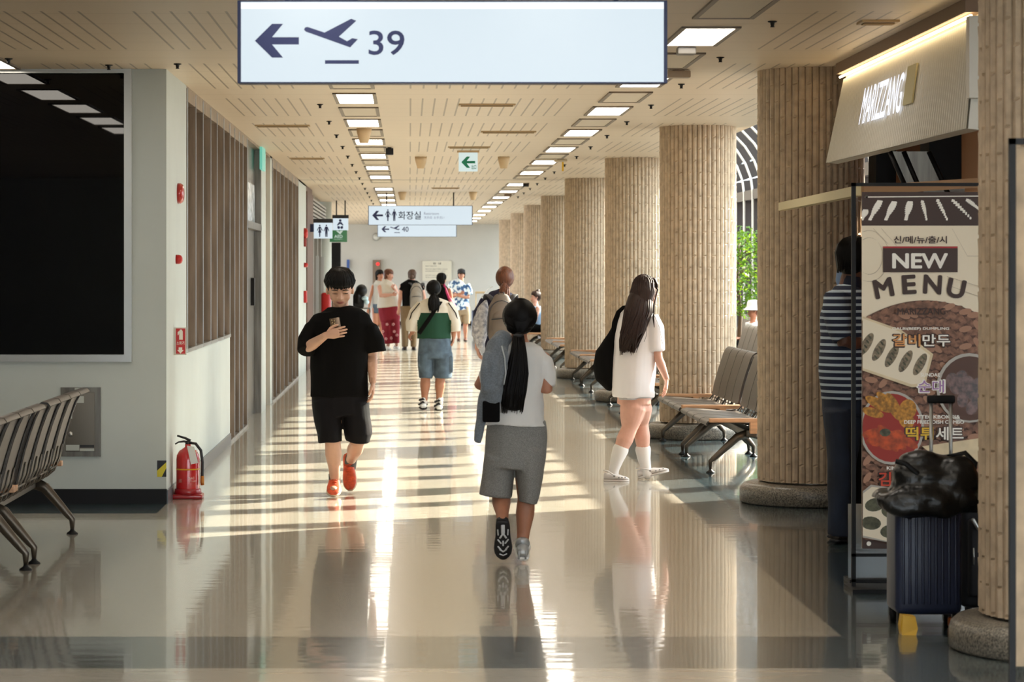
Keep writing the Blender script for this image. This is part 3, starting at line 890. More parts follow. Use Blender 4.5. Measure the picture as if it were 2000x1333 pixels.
wall_round('alarm_lamp', 'distant tiny red alarm lamp below the far wall bell', 'alarm lamp', 592, 518, .04, .07, M_red, 43.0)
k = MB(); z = PX(0, 580, 43).z; k.rbox(XW, XW + .05, 42.85, 43.15, z - .1, z + .1, .01); tag(k.obj('call_box', M_red), 'distant red call box on the white wall by the brown panel', 'call box')
k = MB(); z = PX(0, 474, 43).z; k.rbox(XW, XW + .04, 42.9, 43.1, z - .07, z + .07, .01); tag(k.obj('call_box', mat('dull_red', (140, 40, 34), .5)), 'dull red plate just below the far alarm bell', 'plate')

# ---------------------------------------------------------------- end wall things
YE = 80.27
def endbox(name, lb, cat, px0, px1, py0, py1, d, m):
    a = PX(px0, py0, YE); b = PX(px1, py1, YE)
    t = thing(name, lb, cat); MB().box(a.x, b.x, YE - d, YE + .01, b.z, a.z).obj('board', m, t); return t
t = endbox('notice_board', 'white notice board with black Korean text on the far end wall', 'notice board', 825, 882, 510, 549, .05, mat('board_white', (214, 208, 190), .6))
k = MB(); pxtext(k, '안  내', 846, 861, 513, 517, YE - .056, YE, 0, .02)
for i, (a_, b_, y_) in enumerate([(831, 852, 519), (831, 874, 525), (831, 870, 529), (831, 874, 537), (831, 866, 541)]):
    pxtext(k, ['탑승구 변경 안내', '항공기 지연시 탑승구가 변경될 수 있습니다', '안내 방송을 확인하여 주시기 바랍니다', '문의사항은 항공사 직원에게 문의하세요', '감사합니다 즐거운 여행 되세요'][i], a_, b_, y_, y_ + 2, YE - .056, YE, 0)
k.obj('print', M_ink, t)
t = endbox('hydrant_cabinet', 'tall brown hydrant cabinet with red lamp on the far end wall', 'cabinet', 728, 744, 508, 600, .12, mat('brown_grey_metal', (128, 112, 98), .4, .4))
k = MB(); p = PX(738, 516, YE); k.lathe([(.05, 0), (.05, .04), (.02, .06)], seg=16); k.v = [(p.x + a_, YE - .12 - c, p.z + b_) for a_, b_, c in k.v]
k.obj('red_lamp', mat('lamp_red', (220, 40, 40), .3, emit=((255, 40, 40), 1.2)), t)
p = PX(735, 463, YE)
t = thing('wall_clock', 'small round grey clock high on the far end wall', 'clock', (p.x, YE, p.z))
k = MB(); k.lathe([(.12, 0), (.12, .05), (.10, .06)], seg=28); k.v = [(a_, -c, b_) for a_, b_, c in k.v]; k.obj('case', mat('clock_grey', (150, 148, 140), .4), t)
k = MB(); k.lathe([(.1, 0), (.1, .004)], seg=28); k.v = [(a_, -.06 - c, b_) for a_, b_, c in k.v]; k.obj('dial', mat('clock_dial', (205, 205, 196), .5), t)
# black pillar board and red case near the restroom front
k = MB(); a = PX(644, 474, 56); b = PX(665, 0, 56); k.box(a.x, b.x, 56, 56.4, 0, a.z); tag(k.obj('display_pillar', M_black), 'tall black display pillar below the green AED sign', 'pillar')
a = PX(627, 566, 50); b = PX(646, 600, 50)
t = thing('suitcase', 'red suitcase seen behind the shoulder of the man holding a phone', 'suitcase', ((a.x + b.x) / 2, 50, 0))
w_ = (b.x - a.x) / 2
k = MB(); k.rbox(-w_, w_, 0, .3, .06, 1.28, .05); k.obj('shell', M_red, t)
for i in (-1, 1):
    k = MB(); k.tube([(i * w_ * .7, .15, .03), (i * w_ * .7 + .02, .15, .03)], .03, 12); k.obj('wheel', M_ink, t)
k = MB(); k.box(-w_ * .5, -w_ * .4, .1, .13, 1.25, 1.5); k.box(w_ * .4, w_ * .5, .1, .13, 1.25, 1.5); k.box(-w_ * .5, w_ * .5, .1, .13, 1.48, 1.52); k.obj('pull_handle', M_white, t)
for (px, py, lb) in ((642, 497, 'small blue hanging tag by the restroom front'), (680, 515, 'small blue and red pennant on the wall right of the black pillar')):
    Yq = 55.9 if px < 650 else 80.2
    p = PX(px, py, Yq); h_ = 13 / FX * Yq
    k = MB(); k.box(p.x - .03 * Yq / 55, p.x + .03 * Yq / 55, Yq, Yq + .05, p.z - h_, p.z + h_ * .6, 0); k.box(p.x - .012, p.x + .012, Yq - .005, Yq + .05, p.z - h_ * 1.6, p.z - h_, 1)
    tag(k.obj('wall_tag', [mat('tag_blue', (52, 84, 150), .5), M_white]), lb, 'tag')

# ---------------------------------------------------------------- benches
M_seat = mat('grey_brown_perforated_steel', (104, 97, 90), .42, .35, bump=(260, .3, .002))
M_seatedge = mat('dark_seat_edge', (50, 46, 42), .4, .4)
M_leg = mat('dark_cast_leg', (86, 78, 68), .35, .7)
M_plank = mat('pale_wood', (196, 148, 108), .5, noise_=(6, .15), stretch=(1, 8, 8))
def make_bench(L, lb, grp):
    t = thing('bench', lb, 'bench', (0, 0, 0), grp)
    W = L / 4
    seat = [(-.385, .40), (-.392, .418), (-.38, .437), (-.34, .447), (-.2, .440), (-.05, .425), (.08, .415), (.12, .42)]
    back = [(.15, .47), (.165, .50), (.175, .56), (.195, .64), (.225, .74), (.255, .83), (.275, .89), (.295, .925), (.325, .945), (.36, .94), (.375, .92)]
    def shell(prof, y0, y1, th):
        k = MB(); pr = [Vector((a, 0, b)) for a, b in prof]; n = len(pr)
        for i in range(n - 1):
            pass
        nor = []
        for i in range(n):
            d = (pr[min(i + 1, n - 1)] - pr[max(i - 1, 0)]).normalized(); nor.append(Vector((d.z, 0, -d.x)))
        vs = []
        for yy in (y0, y1):
            for i in range(n): vs.append((pr[i].x, yy, pr[i].z))
            for i in range(n): q = pr[i] + nor[i] * th; vs.append((q.x, yy, q.z))
        fs = []
        N = 2 * n
        for i in range(n - 1):
            fs.append((i, i + 1, N + i + 1, N + i)); fs.append((n + i, N + n + i, N + n + i + 1, n + i + 1))
        k.add(vs, fs, 0, True)
        fs = []
        for i in range(n - 1):
            fs.append((i, n + i, n + i + 1, i + 1)); fs.append((N + i, N + i + 1, N + n + i + 1, N + n + i))
        fs.append((0, N, N + n, n)); fs.append((n - 1, 2 * n - 1, N + 2 * n - 1, N + n - 1))
        k.add(vs, fs, 1, False)
        return k
    g_ = .012
    for i in range(4):
        shell(seat, i * W + g_, (i + 1) * W - g_, .014).obj('seat', [M_seat, M_seatedge], t)
        shell(back, i * W + g_, (i + 1) * W - g_, .014).obj('backrest', [M_seat, M_seatedge], t)
        k = MB()
        for f in (.12, .5, .88):
            y = i * W + f * W
            k.tube([(.02, y, .36), (.10, y, .37), (.15, y, .41), (.185, y, .50), (.20, y, .58)], [(.022, .005)] * 5, 6, ref=(0, 1, 0))
        k.tube([(.165, i * W + .05, .44), (.165, (i + 1) * W - .05, .44)], .006, 6)
        k.obj('seat_bracket', M_leg, t)
        for yy in (i * W + .03, (i + 1) * W - .03):
            k = MB(); k.tube([(.0, yy, .35), (.11, yy, .385), (.175, yy, .47), (.197, yy, .56), (.222, yy, .66), (.252, yy, .76), (.285, yy, .85), (.312, yy, .905)], [(.011, .008)] * 8, 6, ref=(0, 1, 0)); k.obj('back_rib', M_seatedge, t)
    k = MB(); k.rbox(-.05, .04, .01, L - .01, .30, .365, .01); k.obj('beam', M_leg, t)
    for y in (.09, L - .09):
        for (fx, nm) in ((-.345, 'front'), (.27, 'rear')):
            sgn = 1 if fx > 0 else -1
            k = MB()
            k.tube([(sgn * .0, y, .34), (fx * .35, y, .30), (fx * .92, y, .12), (fx, y, .095), (fx, y, .03)], [(.032, .042), (.028, .036), (.022, .024), (.019, .021), (.013, .013)], 10, ref=(0, 1, 0))
            lg = k.obj('leg', M_leg, t)
            MB().lathe([(.038, 0), (.036, .008), (.016, .022), (.012, .035)], (fx, y, 0), 16).obj('foot_pad', M_black, lg)
    for y in (-.07, L + .0):
        k = MB(); k.rbox(-.37, .19, y, y + .07, .432, .466, .004); k.box(-.03, .03, y - .0 if y > 0 else y, y + .07, .34, .434); k.obj('armrest_board', M_plank, t)
    return t
L0 = 2.05
bp = make_bench(L0, '', 'benches along the columns'); bkm = kid_map(bp); used = False
def place_bench(x, y, lb, grp='benches along the columns', sc=1.0):
    global used
    if not used: o = bp; used = True
    else: o = copy_tree(bp, None, bkm)
    o.location = (x, y, 0); o['label'] = lb; o['group'] = grp
    o.scale = (1, sc, 1)
place_bench(2.88, 21.48, 'nearest right bench unit between the two front columns, partly hidden by the column')
place_bench(2.88, 23.68, 'right bench unit just behind the nearest one, its back and four slats in view')
place_bench(2.88, 28.3, 'bench unit partly behind the walking woman in white, near half')
place_bench(2.88, 30.5, 'bench unit behind the black shoulder bag of the woman in white')
place_bench(2.90, 35.9, 'bench unit left of the black shoulder bag beyond the third column')
place_bench(2.90, 38.1, 'bench unit with rounded back showing left of the black bag')
place_bench(2.90, 43.1, 'distant bench unit right of the foreground woman, near half')
place_bench(2.90, 45.3, 'distant bench unit right of the foreground woman, far half')
place_bench(2.72, 51.4, 'distant bench unit where the bun-haired woman sits')
place_bench(4.45, 34.2, 'second-row bench unit by the windows, in front of the hatted person', 'benches by the windows')
place_bench(4.45, 32.0, 'second-row bench unit by the windows, nearer one', 'benches by the windows')
place_bench(5.55, 43.0, 'farthest window bench unit below the green tree', 'benches by the windows')
place_bench(5.42, 38.6, 'window bench unit where the person in a white hat sits', 'benches by the windows')
place_bench(-2.45, 14.78, 'left seating bench, far unit with its end at the steel cabinet', 'benches at the left edge', .90)
place_bench(-2.45, 12.72, 'left seating bench, near unit cut by the left frame edge', 'benches at the left edge', .93)

# ---------------------------------------------------------------- potted tree
def potted_tree(x, y):
    t = thing('potted_tree', 'green leafy potted tree by the rib windows between two columns', 'tree', (x, y, 0))
    MB().lathe([(.22, 0), (.3, .5), (.33, .52), (.33, .56), (.28, .56)], seg=28).obj('pot', mat('clay_pot', (120, 90, 70), .6), t)
    k = MB(); k.tube([(0, 0, .5), (.03, .02, 1.0), (-.02, 0, 1.6), (.02, 0, 2.1)], [.035, .03, .022, .01], 8)
    rr = random.Random(3)
    for i in range(26):
        a = rr.uniform(0, 2 * pi); z = rr.uniform(.95, 2.05); r = rr.uniform(.25, .5)
        k.tube([(0, 0, z), (cos(a) * r * .5, sin(a) * r * .5, z + .12), (cos(a) * r, sin(a) * r, z + .16)], [.012, .008, .003], 5)
    k.obj('trunk', mat('bark', (92, 74, 52), .8), t)
    k = MB()
    for i in range(2600):
        while True:
            p = Vector((rr.uniform(-1, 1), rr.uniform(-1, 1), rr.uniform(-1, 1)))
            if p.length < 1: break
        p = p.normalized() * p.length ** .5
        zz = 1.72 + p.z * .72
        p = Vector((p.x * .52, p.y * .52, zz)) + Vector((noise.noise(p * 2.5), noise.noise(p * 2.5 + Vector((9, 0, 0))), noise.noise(p * 2.5 + Vector((0, 9, 0))))) * .22
        d = Vector((rr.uniform(-1, 1), rr.uniform(-1, 1), rr.uniform(-.9, .3))).normalized(); u = d.cross(Vector((rr.uniform(-1, 1), rr.uniform(-1, 1), 1))).normalized()
        l = rr.uniform(.05, .085); w_ = l * .27
        k.add([p, p + d * l * .5 + u * w_, p + d * l, p + d * l * .5 - u * w_], [(0, 1, 2, 3)], 0)
    k.obj('foliage', leaf_mat('leaf_green', (72, 120, 34), (36, 74, 22)), t)
potted_tree(5.35, 41.6)

# ---------------------------------------------------------------- shop: slanted fascia, interior, rails
M_fascia = mat('white_corrugated_panel', (216, 212, 200), .4)
Y1, Y2 = 13.82, 18.2
def fas(u, v):   # u: 0 far .. 1 near ; v: 0 bottom .. 1 top
    x = (2.965 + (3.005 - 2.965) * u) * (1 - v) + (3.09 + (3.06 - 3.09) * u) * v
    return Vector((x, Y2 + (Y1 - Y2) * u, 2.47 * (1 - v) + 3.065 * v))
t = thing('shop_sign', 'white slanted corrugated shop sign with lit MARIZZANG letters and light strip', 'sign')
k = MB(); n = 150
vs = []; fs = []
for i in range(n * 2 + 1):
    u = i / (n * 2); off = Vector((-.008 if (i // 1) % 4 in (1, 2) else 0, 0, 0))
    vs += [fas(u, 0) + off, fas(u, 1) + off]
for i in range(n * 2): fs.append((2 * i, 2 * i + 1, 2 * i + 3, 2 * i + 2))
k.add(vs, fs)
k.obj('corrugated_front', M_fascia, t)
k = MB()
a, b, c, d = fas(0, 0), fas(1, 0), fas(1, 1), fas(0, 1)
k.slab([a + Vector((.01, 0, 0)), b + Vector((.01, 0, 0)), c + Vector((.01, 0, 0)), d + Vector((.01, 0, 0))], (1, 0, -.1), .07)
k.box(3.10, 3.2, Y1 - .02, Y2, 2.62, H)
k.box(3.0, 3.42, Y1 - .10, Y1 - .02, 2.63, 3.07); k.obj('box', M_fascia, t)
k = MB(); e = fas(0, 1.0) + Vector((-.03, 0, .015)); f = fas(1, 1.0) + Vector((-.03, 0, .015)); k.tube([e, f], .009, 8); k.obj('light_strip', mat('warm_led', (255, 220, 160), .5, emit=((255, 226, 176), 10)), t)
k = MB(); k.slab([fas(0, 1) + Vector((-.06, 0, .035)), fas(1, 1) + Vector((-.06, 0, .035)), fas(1, 1) + Vector((.05, 0, .035)), fas(0, 1) + Vector((.05, 0, .035))], (0, 0, 1), H - 3.065 - .036); k.obj('top_ledge', mat('brown_ledge', (128, 104, 84), .6), t)
def uof(px):   # image column to position along the panel at mid height
    lo, hi = 0.0, 1.0
    for _ in range(40):
        m_ = (lo + hi) / 2; q = fas(m_, .5)
        if 800 + FX * q.x / q.y < px: lo = m_
        else: hi = m_
    return lo
uA, uB = uof(1688), uof(1768)
def fasplane(x, z):
    q = fas(uA + (uB - uA) * x, z); return q + Vector((-.022, 0, 0))
k = MB(); k.text('MARIZZANG', 0, 1, .34, .76, 0, 0, .012, plane=fasplane)
k.obj('lit_letters', emis('lit_letter_white', (235, 240, 255), 1.5), t)
k = MB()
uC, uD = uof(1772), uof(1790)
k.slab([fas(uC, .40) + Vector((-.012, 0, 0)), fas(uD, .40) + Vector((-.012, 0, 0)), fas(uD, .80) + Vector((-.012, 0, 0)), fas(uC, .80) + Vector((-.012, 0, 0))], (-1, 0, 0), .01)
k.obj('side_plate', mat('cream_plate', (196, 186, 140), .5), t)

# interior of the shop
k = MB(); k.box(3.9, 3.95, 13.0, 18.6, 0, 3.1); struct('wall_shop', k, mat('tan_wall', (172, 122, 84), .6))
t = thing('shop_post', 'dark post behind the slanted shop sign, left of the tan wall', 'post')
k = MB(); k.box(3.28, 3.42, 18.0, 18.3, 0, H); k.obj('post', M_black, t)
t = thing('exhaust_hood', 'slanting grey steel duct with black edges under the shop sign', 'duct')
def sl(px, py, Y): return PX(px, py, Y)
Yq = 16.2
k = MB()
for (a_, b_) in (((1738, 296), (1775, 380)), ((1765, 296), (1803, 385)), ((1814, 296), (1858, 392))):
    A = sl(a_[0], a_[1], Yq); B = sl(b_[0], b_[1], Yq); k.tube([A, B], .016, 8)
k.obj('edge_rail', M_black, t)
k = MB(); k.slab([sl(1740, 296, Yq), sl(1763, 296, Yq), sl(1801, 385, Yq), sl(1776, 380, Yq)], (0, 1, 0), .03); k.slab([sl(1770, 296, Yq), sl(1812, 296, Yq), sl(1852, 388, Yq), sl(1806, 388, Yq)], (0, 1, 0), .03)
k.slab([sl(1776, 380, Yq), sl(1852, 388, Yq), sl(1852, 520, Yq), sl(1776, 520, Yq)], (0, 1, 0), .03); k.obj('panel', M_steel, t)
k = MB(); A = sl(1815, 245, 17); B = sl(1878, 360, 17); k.box(A.x, B.x, 17, 17.3, B.z, A.z + .3); tag(k.obj('dark_cabinet', M_black), 'black cabinet in the shop behind the slanting steel duct', 'cabinet')
k = MB(); A = sl(1850, 360, 16.6); B = sl(1885, 378, 16.6); k.rbox(A.x, B.x, 16.6, 16.8, B.z, A.z, .01)
k.box(A.x + .03, B.x - .03, 16.65, 16.75, 1.04, B.z + .01); tag(k.obj('dispenser', mat('pale_dispenser', (190, 196, 200), .4)), 'pale dispenser top glimpsed above the menu banner frame', 'dispenser')
k = MB(); k.box(3.38, 3.86, 14.5, 17.85, 0, 1.0, 0); k.box(3.34, 3.88, 14.45, 17.9, 1.0, 1.04, 1); tag(k.obj('shop_counter', [M_wood_brown, M_steel]), 'shop serving counter hidden behind the menu banner', 'counter')
t = thing('awning_rail', 'pale beam crossing in front of the column at banner height', 'rail')
A = PX(1529, 404, 17.6); B = PX(1682, 372.5, 14.0); D_ = Vector((3.93, 14.6, 2.25))
k = MB(); dv = (B - A).normalized(); u_ = Vector((0, 0, 1)) * .027; s_ = dv.cross(Vector((0, 0, 1))).normalized() * .03
k.add([A - u_ - s_, A + u_ - s_, A + u_ + s_, A - u_ + s_, B - u_ - s_, B + u_ - s_, B + u_ + s_, B - u_ + s_], [(0, 1, 2, 3), (7, 6, 5, 4), (0, 4, 5, 1), (1, 5, 6, 2), (2, 6, 7, 3), (3, 7, 4, 0)])
k.obj('long_beam', mat('pale_beam', (206, 192, 150), .6), t)
dv = (D_ - B).normalized(); s_ = dv.cross(Vector((0, 0, 1))).normalized() * .03
k = MB(); k.add([B - u_ - s_, B + u_ - s_, B + u_ + s_, B - u_ + s_, D_ - u_ - s_, D_ + u_ - s_, D_ + u_ + s_, D_ - u_ + s_], [(0, 1, 2, 3), (7, 6, 5, 4), (0, 4, 5, 1), (1, 5, 6, 2), (2, 6, 7, 3), (3, 7, 4, 0)])
k.obj('cross_beam', mat('tan_beam', (168, 132, 96), .6), t)

# ---------------------------------------------------------------- menu banner on a stand
YB = 13.6
M_print = [mat('banner_cream', (232, 219, 194), .6), mat('banner_brown', (62, 44, 38), .6), mat('banner_white', (240, 236, 226), .6), mat('banner_red', (168, 44, 50), .6),
           mat('basket_brown', (146, 104, 82), .6, noise_=(40, .3)), mat('basket_dark', (84, 56, 44), .6), mat('basket_light', (164, 122, 98), .6), mat('tray_wood', (226, 206, 168), .6, noise_=(12, .08)),
           mat('dumpling_grey', (146, 130, 106), .6, noise_=(60, .35)), mat('orange_food', (206, 84, 34), .5, noise_=(30, .3)), mat('fried_yellow', (204, 142, 52), .6, noise_=(50, .35)),
           mat('sauce_red', (150, 40, 26), .5), mat('letter_orange', (214, 150, 88), .6), mat('letter_purple', (160, 120, 170), .6), mat('letter_yellow', (226, 184, 50), .6), mat('letter_red', (206, 70, 44), .6),
           mat('sundae_dark', (62, 48, 46), .4, noise_=(40, .5, (120, 90, 84))), mat('bowl_rim', (176, 170, 160), .5), mat('green_dumpling', (92, 92, 70), .6, noise_=(40, .35)), mat('faint_line', (172, 158, 136), .6)]
t = thing('menu_banner', 'tall brown and cream NEW MENU banner in a black metal stand', 'banner')
k = MB()
xl = PX(1665, 0, YB).x; xr = xl + .80
def bz(py): return PX(0, py, YB).z
def bxx(px): return PX(px, 0, YB).x
for x in (xl, xr):
    k.box(x, x + .022, YB + .02, YB + .042, .02, bz(357))
k.box(xl, xr + .022, YB + .02, YB + .042, bz(363.5), bz(357)); k.box(xl, xr, YB + .02, YB + .04, bz(1089), bz(1083)); k.box(xl, xr, YB + .02, YB + .04, bz(1139), bz(1133))
k.box(xl - .02, xr + .04, YB - .12, YB + .16, 0, .022)
k.obj('stand_frame', M_black, t)
k = MB(); Yd = YB
k.box(bxx(1684), bxx(1684) + .70, YB + .012, YB + .016, bz(1072), bz(375), 0)
lay = [0]
def LY(): lay[0] += 1; return YB + .0118 - lay[0] * .00004
def P2(pts, mi): pxpoly(k, pts, LY(), Yd, mi); 
R0, R1 = 1684, 1941
def ellp(cx, cy, rx, ry, n=28, rot=0, a0=0, a1=2 * pi):
    o = []
    for i in range(n):
        a = a0 + (a1 - a0) * i / n
        x, y = rx * cos(a), ry * sin(a); o.append((cx + x * cos(rot) - y * sin(rot), cy + x * sin(rot) + y * cos(rot)))
    return o
def clipx(pts): return [(min(max(a_, R0), R1), min(max(b_, 375), 1072)) for a_, b_ in pts]
P2([(R0, 375), (R1, 375), (R1, 441), (R0, 441)], 1)
P2([(R0 + 6, 384), (R1 - 8, 382), (R1 - 8, 384), (R0 + 6, 386)], 2)
rr = random.Random(11)
for (a_, b_) in (((1690, 412), (1684, 428)), ((1718, 394), (1700, 428)), ((1746, 396), (1731, 428)), ((1777, 396), (1770, 428)), ((1802, 394), (1810, 428)), ((1832, 392), (1850, 428)), ((1862, 392), (1896, 426)), ((1890, 391), (1912, 408)), ((1916, 391), (1935, 400))):
    for j in range(9):
        f = j / 8; x = a_[0] + (b_[0] - a_[0]) * f; y = a_[1] + (b_[1] - a_[1]) * f
        w0 = (6.5 if a_[0] < 1800 else 3.5) * (.55 + .6 * sin(pi * min(1, f + .25)))
        P2(clipx([(x - w0, y + 2), (x - w0 * .5, y - 3), (x + w0, y - 2.5 + rr.uniform(-1, 1)), (x + w0 * 1.1, y + 1), (x + w0 * .6, y + 3)]), 2)
for (q) in (ellp(1698, 500, 38, 50, 30), ellp(1698, 500, 26, 36, 30)):
    for i in range(0, 30):
        a_, b_ = q[i], q[(i + 1) % 30]
        if a_[0] > R0 and b_[0] > R0: P2([(a_[0], a_[1]), (b_[0], b_[1]), (b_[0] + .7, b_[1] + .7), (a_[0] + .7, a_[1] + .7)], 19)
for (a_, b_) in (((1722, 446), (1752, 480)), ((1860, 446), (1890, 500)), ((1890, 500), (1940, 500)), ((1860, 560), (1915, 580)), ((1850, 540), (1915, 560)), ((1706, 446), (1735, 476))):
    P2([(a_[0], a_[1]), (b_[0], b_[1]), (b_[0], b_[1] + .8), (a_[0], a_[1] + .8)], 19)
pxtext(k, '신/메/뉴/출/시', 1746, 1850, 461, 476, LY(), Yd, 1, .025)
P2([(1725, 485), (1871, 485), (1871, 532), (1725, 532)], 1); P2([(1725, 481.5), (1871, 481.5), (1871, 485), (1725, 485)], 3)
pxtext(k, 'NEW', 1743, 1852, 495, 525, LY(), Yd, 2, .04)
for ch, cx_, cy_, rt, wd in (('M', 1726, 563, .20, 38), ('E', 1776, 556, .06, 28), ('N', 1822, 556, -.06, 36), ('U', 1868, 564, -.20, 36)):
    pxtext(k, ch, cx_ - wd / 2, cx_ + wd / 2, cy_ - 19, cy_ + 19, LY(), Yd, 1, .045, rt)
# woven basket
arcp = [(R0, 627)] + [(R0 + (R1 - R0) * i / 24, 587 + 40 * ((i - 11.5) / 12.0) ** 2) for i in range(1, 24)] + [(R1, 625), (R1, 1072), (R0, 1072)]
P2(arcp, 5)
for row in range(26):
    r0 = 8 + row * 17
    for i in range(18):
        xx = R0 - 6 + i * 16 + (row % 2) * 8
        yy = 587 + 40 * ((xx - 1810) / 128.0) ** 2 + r0
        if yy > 1060 or xx > R1 or xx < R0: continue
        sl_ = (xx - 1810) / 128.0 * .5 + (.55 if row % 2 else -.5)
        P2(clipx(ellp(xx, yy, 13, 6.2, 10, sl_)), rr.choice((4, 4, 6, 4)))
pxtext(k, 'MARIZZANG', 1752, 1846, 602, 615, LY(), Yd, 1, .03)
P2([(R0, 618), (1760, 645), (1822, 692), (1806, 754), (1780, 757), (R0, 724)], 7)
P2([(R0, 622), (1756, 648), (1816, 694), (1803, 748), (1780, 751), (R0, 719)], 0)
for (x, y) in ((1692, 672), (1716, 684), (1741, 696), (1768, 706), (1796, 712)):
    P2(clipx(ellp(x, y, 9, 24, 18, .5)), 8)
    for q in range(4): P2(clipx(ellp(x - 6 + q * 4, y + 14 - q * 9, 5, 2, 8, .9)), 18)
pxtext(k, 'GALBI(BEEF) DUMPLING', 1742, 1853, 639.5, 646, LY(), Yd, 2, .03)
pxtext(k, '갈비만두', 1740, 1857, 651, 680, LY(), Yd, 1, .075)
pxtext(k, '갈비', 1743, 1797, 653, 677, LY(), Yd, 12, .022); pxtext(k, '만두', 1801, 1855, 653, 677, LY(), Yd, 2, .022)
P2(clipx(ellp(1892, 758, 64, 68)), 17); P2(clipx(ellp(1893, 759, 59, 63)), 5)
for i in range(16):
    a = rr.uniform(0, 6.28); r = rr.uniform(0, 40); P2(clipx(ellp(1893 + cos(a) * r, 759 + sin(a) * r, 15, 11, 14, rr.uniform(0, 3))), 16)
pxtext(k, 'SUNDAE', 1797, 1835, 729, 736, LY(), Yd, 2, .03)
pxtext(k, '순대', 1789, 1846, 741, 769, LY(), Yd, 2, .07); pxtext(k, '순대', 1792, 1843, 743, 767, LY(), Yd, 13, .02)
P2(clipx(ellp(1741, 836, 63, 72)), 17); P2(clipx(ellp(1741, 836, 58, 67)), 11)
for i in range(18):
    a = rr.uniform(.2, 3.3); r = rr.uniform(5, 46); P2(clipx(ellp(1738 + cos(a) * r, 846 + sin(a) * r * .8, 22, 8, 12, rr.uniform(-.6, .9))), 9)
for (x, y, a_, b_, r_) in ((1716, 790, 30, 10, .5), (1745, 795, 30, 11, 1.1), (1704, 806, 22, 9, .3), (1772, 800, 17, 20, .2), (1770, 822, 16, 14, .8), (1730, 782, 24, 8, .7)):
    P2(clipx(ellp(x, y, a_, b_, 16, r_)), 10)
P2(ellp(1728, 845, 11, 8, 9), 18)
pxtext(k, 'TTEOKBOKKI&', 1790, 1874, 811, 818, LY(), Yd, 2, .03); pxtext(k, 'DEEP FRIED DISH COMBO', 1765, 1882, 821, 828, LY(), Yd, 2, .03)
pxtext(k, '떡튀세트', 1765, 1883, 832, 862, LY(), Yd, 1, .075); pxtext(k, '떡튀', 1768, 1822, 834, 860, LY(), Yd, 14, .022); pxtext(k, '세트', 1827, 1881, 834, 860, LY(), Yd, 2, .022)
P2(clipx([(1800, 872), (R1, 852), (R1, 900), (1840, 905)]), 7)
pxtext(k, 'KIMCHI DUMPLING', 1731, 1830, 911, 918, LY(), Yd, 2, .03)
pxtext(k, '김치만두', 1712, 1830, 920, 952, LY(), Yd, 1, .075); pxtext(k, '김치', 1715, 1768, 922, 950, LY(), Yd, 15, .022); pxtext(k, '만두', 1772, 1828, 922, 950, LY(), Yd, 2, .022)
P2(clipx([(R0, 960), (1700, 947), (1790, 960), (1800, 1072), (R0, 1050)]), 17); P2(clipx([(R0 + 1, 964), (1702, 951), (1786, 964), (1795, 1072), (R0, 1046)]), 0)
for (x, y, r_) in ((1708, 986, -.2), (1740, 1000, .2), (1700, 1022, .1), (1738, 1038, -.1), (1772, 1012, .3)):
    P2(clipx(ellp(x, y, 20, 13, 16, r_)), 18)
P2([(R0, 1052), (1760, 1072), (R0, 1072)], 1); P2(ellp(1696, 1062, 4.5, 4.5, 12), 2)
k.obj('banner_sheet', M_print, t)
k = MB()
for px in (1693, 1930):
    for py in (384, 1066):
        p = PX(px, py, YB); k.tube([(p.x, YB + .008, p.z), (p.x, YB + .03, p.z)], .008, 10)
k.obj('eyelets', M_steel, t)
# acrylic screen behind the banner
t = thing('acrylic_screen', 'frosted clear acrylic sheet standing just behind the banner', 'screen')
k = MB(); a = PX(1657, 985, 14.0); k.box(a.x, a.x + .95, 14.0, 14.012, .02, a.z); k.obj('sheet', pane_mat('frosted_acrylic', (.72, .8, .83, 1), .35, .35), t)
k = MB(); k.box(a.x - .01, a.x + .96, 13.9, 14.1, 0, .022); k.obj('base', M_black, t)

# second black banner stand at the right edge
YN = 9.04
t = thing('banner_stand', 'black metal banner stand cut by the right edge of the frame', 'banner')
xl = PX(1972, 0, YN).x; zt = PX(0, 270, YN).z
k = MB(); k.box(xl, xl + .022, YN, YN + .022, .02, zt); k.box(xl + .80, xl + .822, YN, YN + .022, .02, zt); k.box(xl, xl + .82, YN, YN + .022, zt - .022, zt); k.box(xl - .02, xl + .84, YN - .1, YN + .12, 0, .02); k.obj('stand_frame', M_black, t)
k = MB(); k.box(xl + .028, xl + .78, YN + .022, YN + .026, .3, zt - .03); k.obj('banner_sheet', mat('beige_banner_back', (170, 146, 116), .6, noise_=(8, .2)), t)

# ---------------------------------------------------------------- luggage by the near column
YS = 12.15
def spx(px, py, Y=YS): return PX(px, py, Y)
a = spx(1750, 1210); b = spx(1881, 1012)
cx = (a.x + b.x) / 2; w_ = (b.x - a.x) / 2
M_case = mat('navy_hard_shell', (34, 42, 66), .38)
t = thing('suitcase', 'navy hard-shell suitcase with ribbed front carrying a black bag', 'suitcase', (cx, YS, 0))
k = MB(); k.rbox(-w_, w_, .0, .27, .065, .62, .035, 0, 4)
for i in range(9):
    x = -w_ * .78 + i * w_ * 1.56 / 8
    k.tube([(x, -.001, .12), (x, -.001, .57)], [(.007, .004)] * 2, 6, rnd=True)
k.obj('shell', M_case, t)
k = MB(); k.box(-w_ * .42, -w_ * .12, -.006, -.001, .553, .573); k.obj('name_plate', mat('pale_plate', (150, 156, 166), .4, .3), t)
for (x, y) in ((-w_ * .82, .03), (w_ * .82, .03), (-w_ * .82, .24), (w_ * .82, .24)):
    k = MB(); k.tube([(x - .014, y, .035), (x + .014, y, .035)], .035, 16, ref=(0, 1, 0)); k.box(x - .018, x + .018, y - .018, y + .018, .035, .075); k.obj('wheel', M_black, t)
k = MB()
hx0, hx1 = spx(1837, 0).x - cx, spx(1876, 0).x - cx
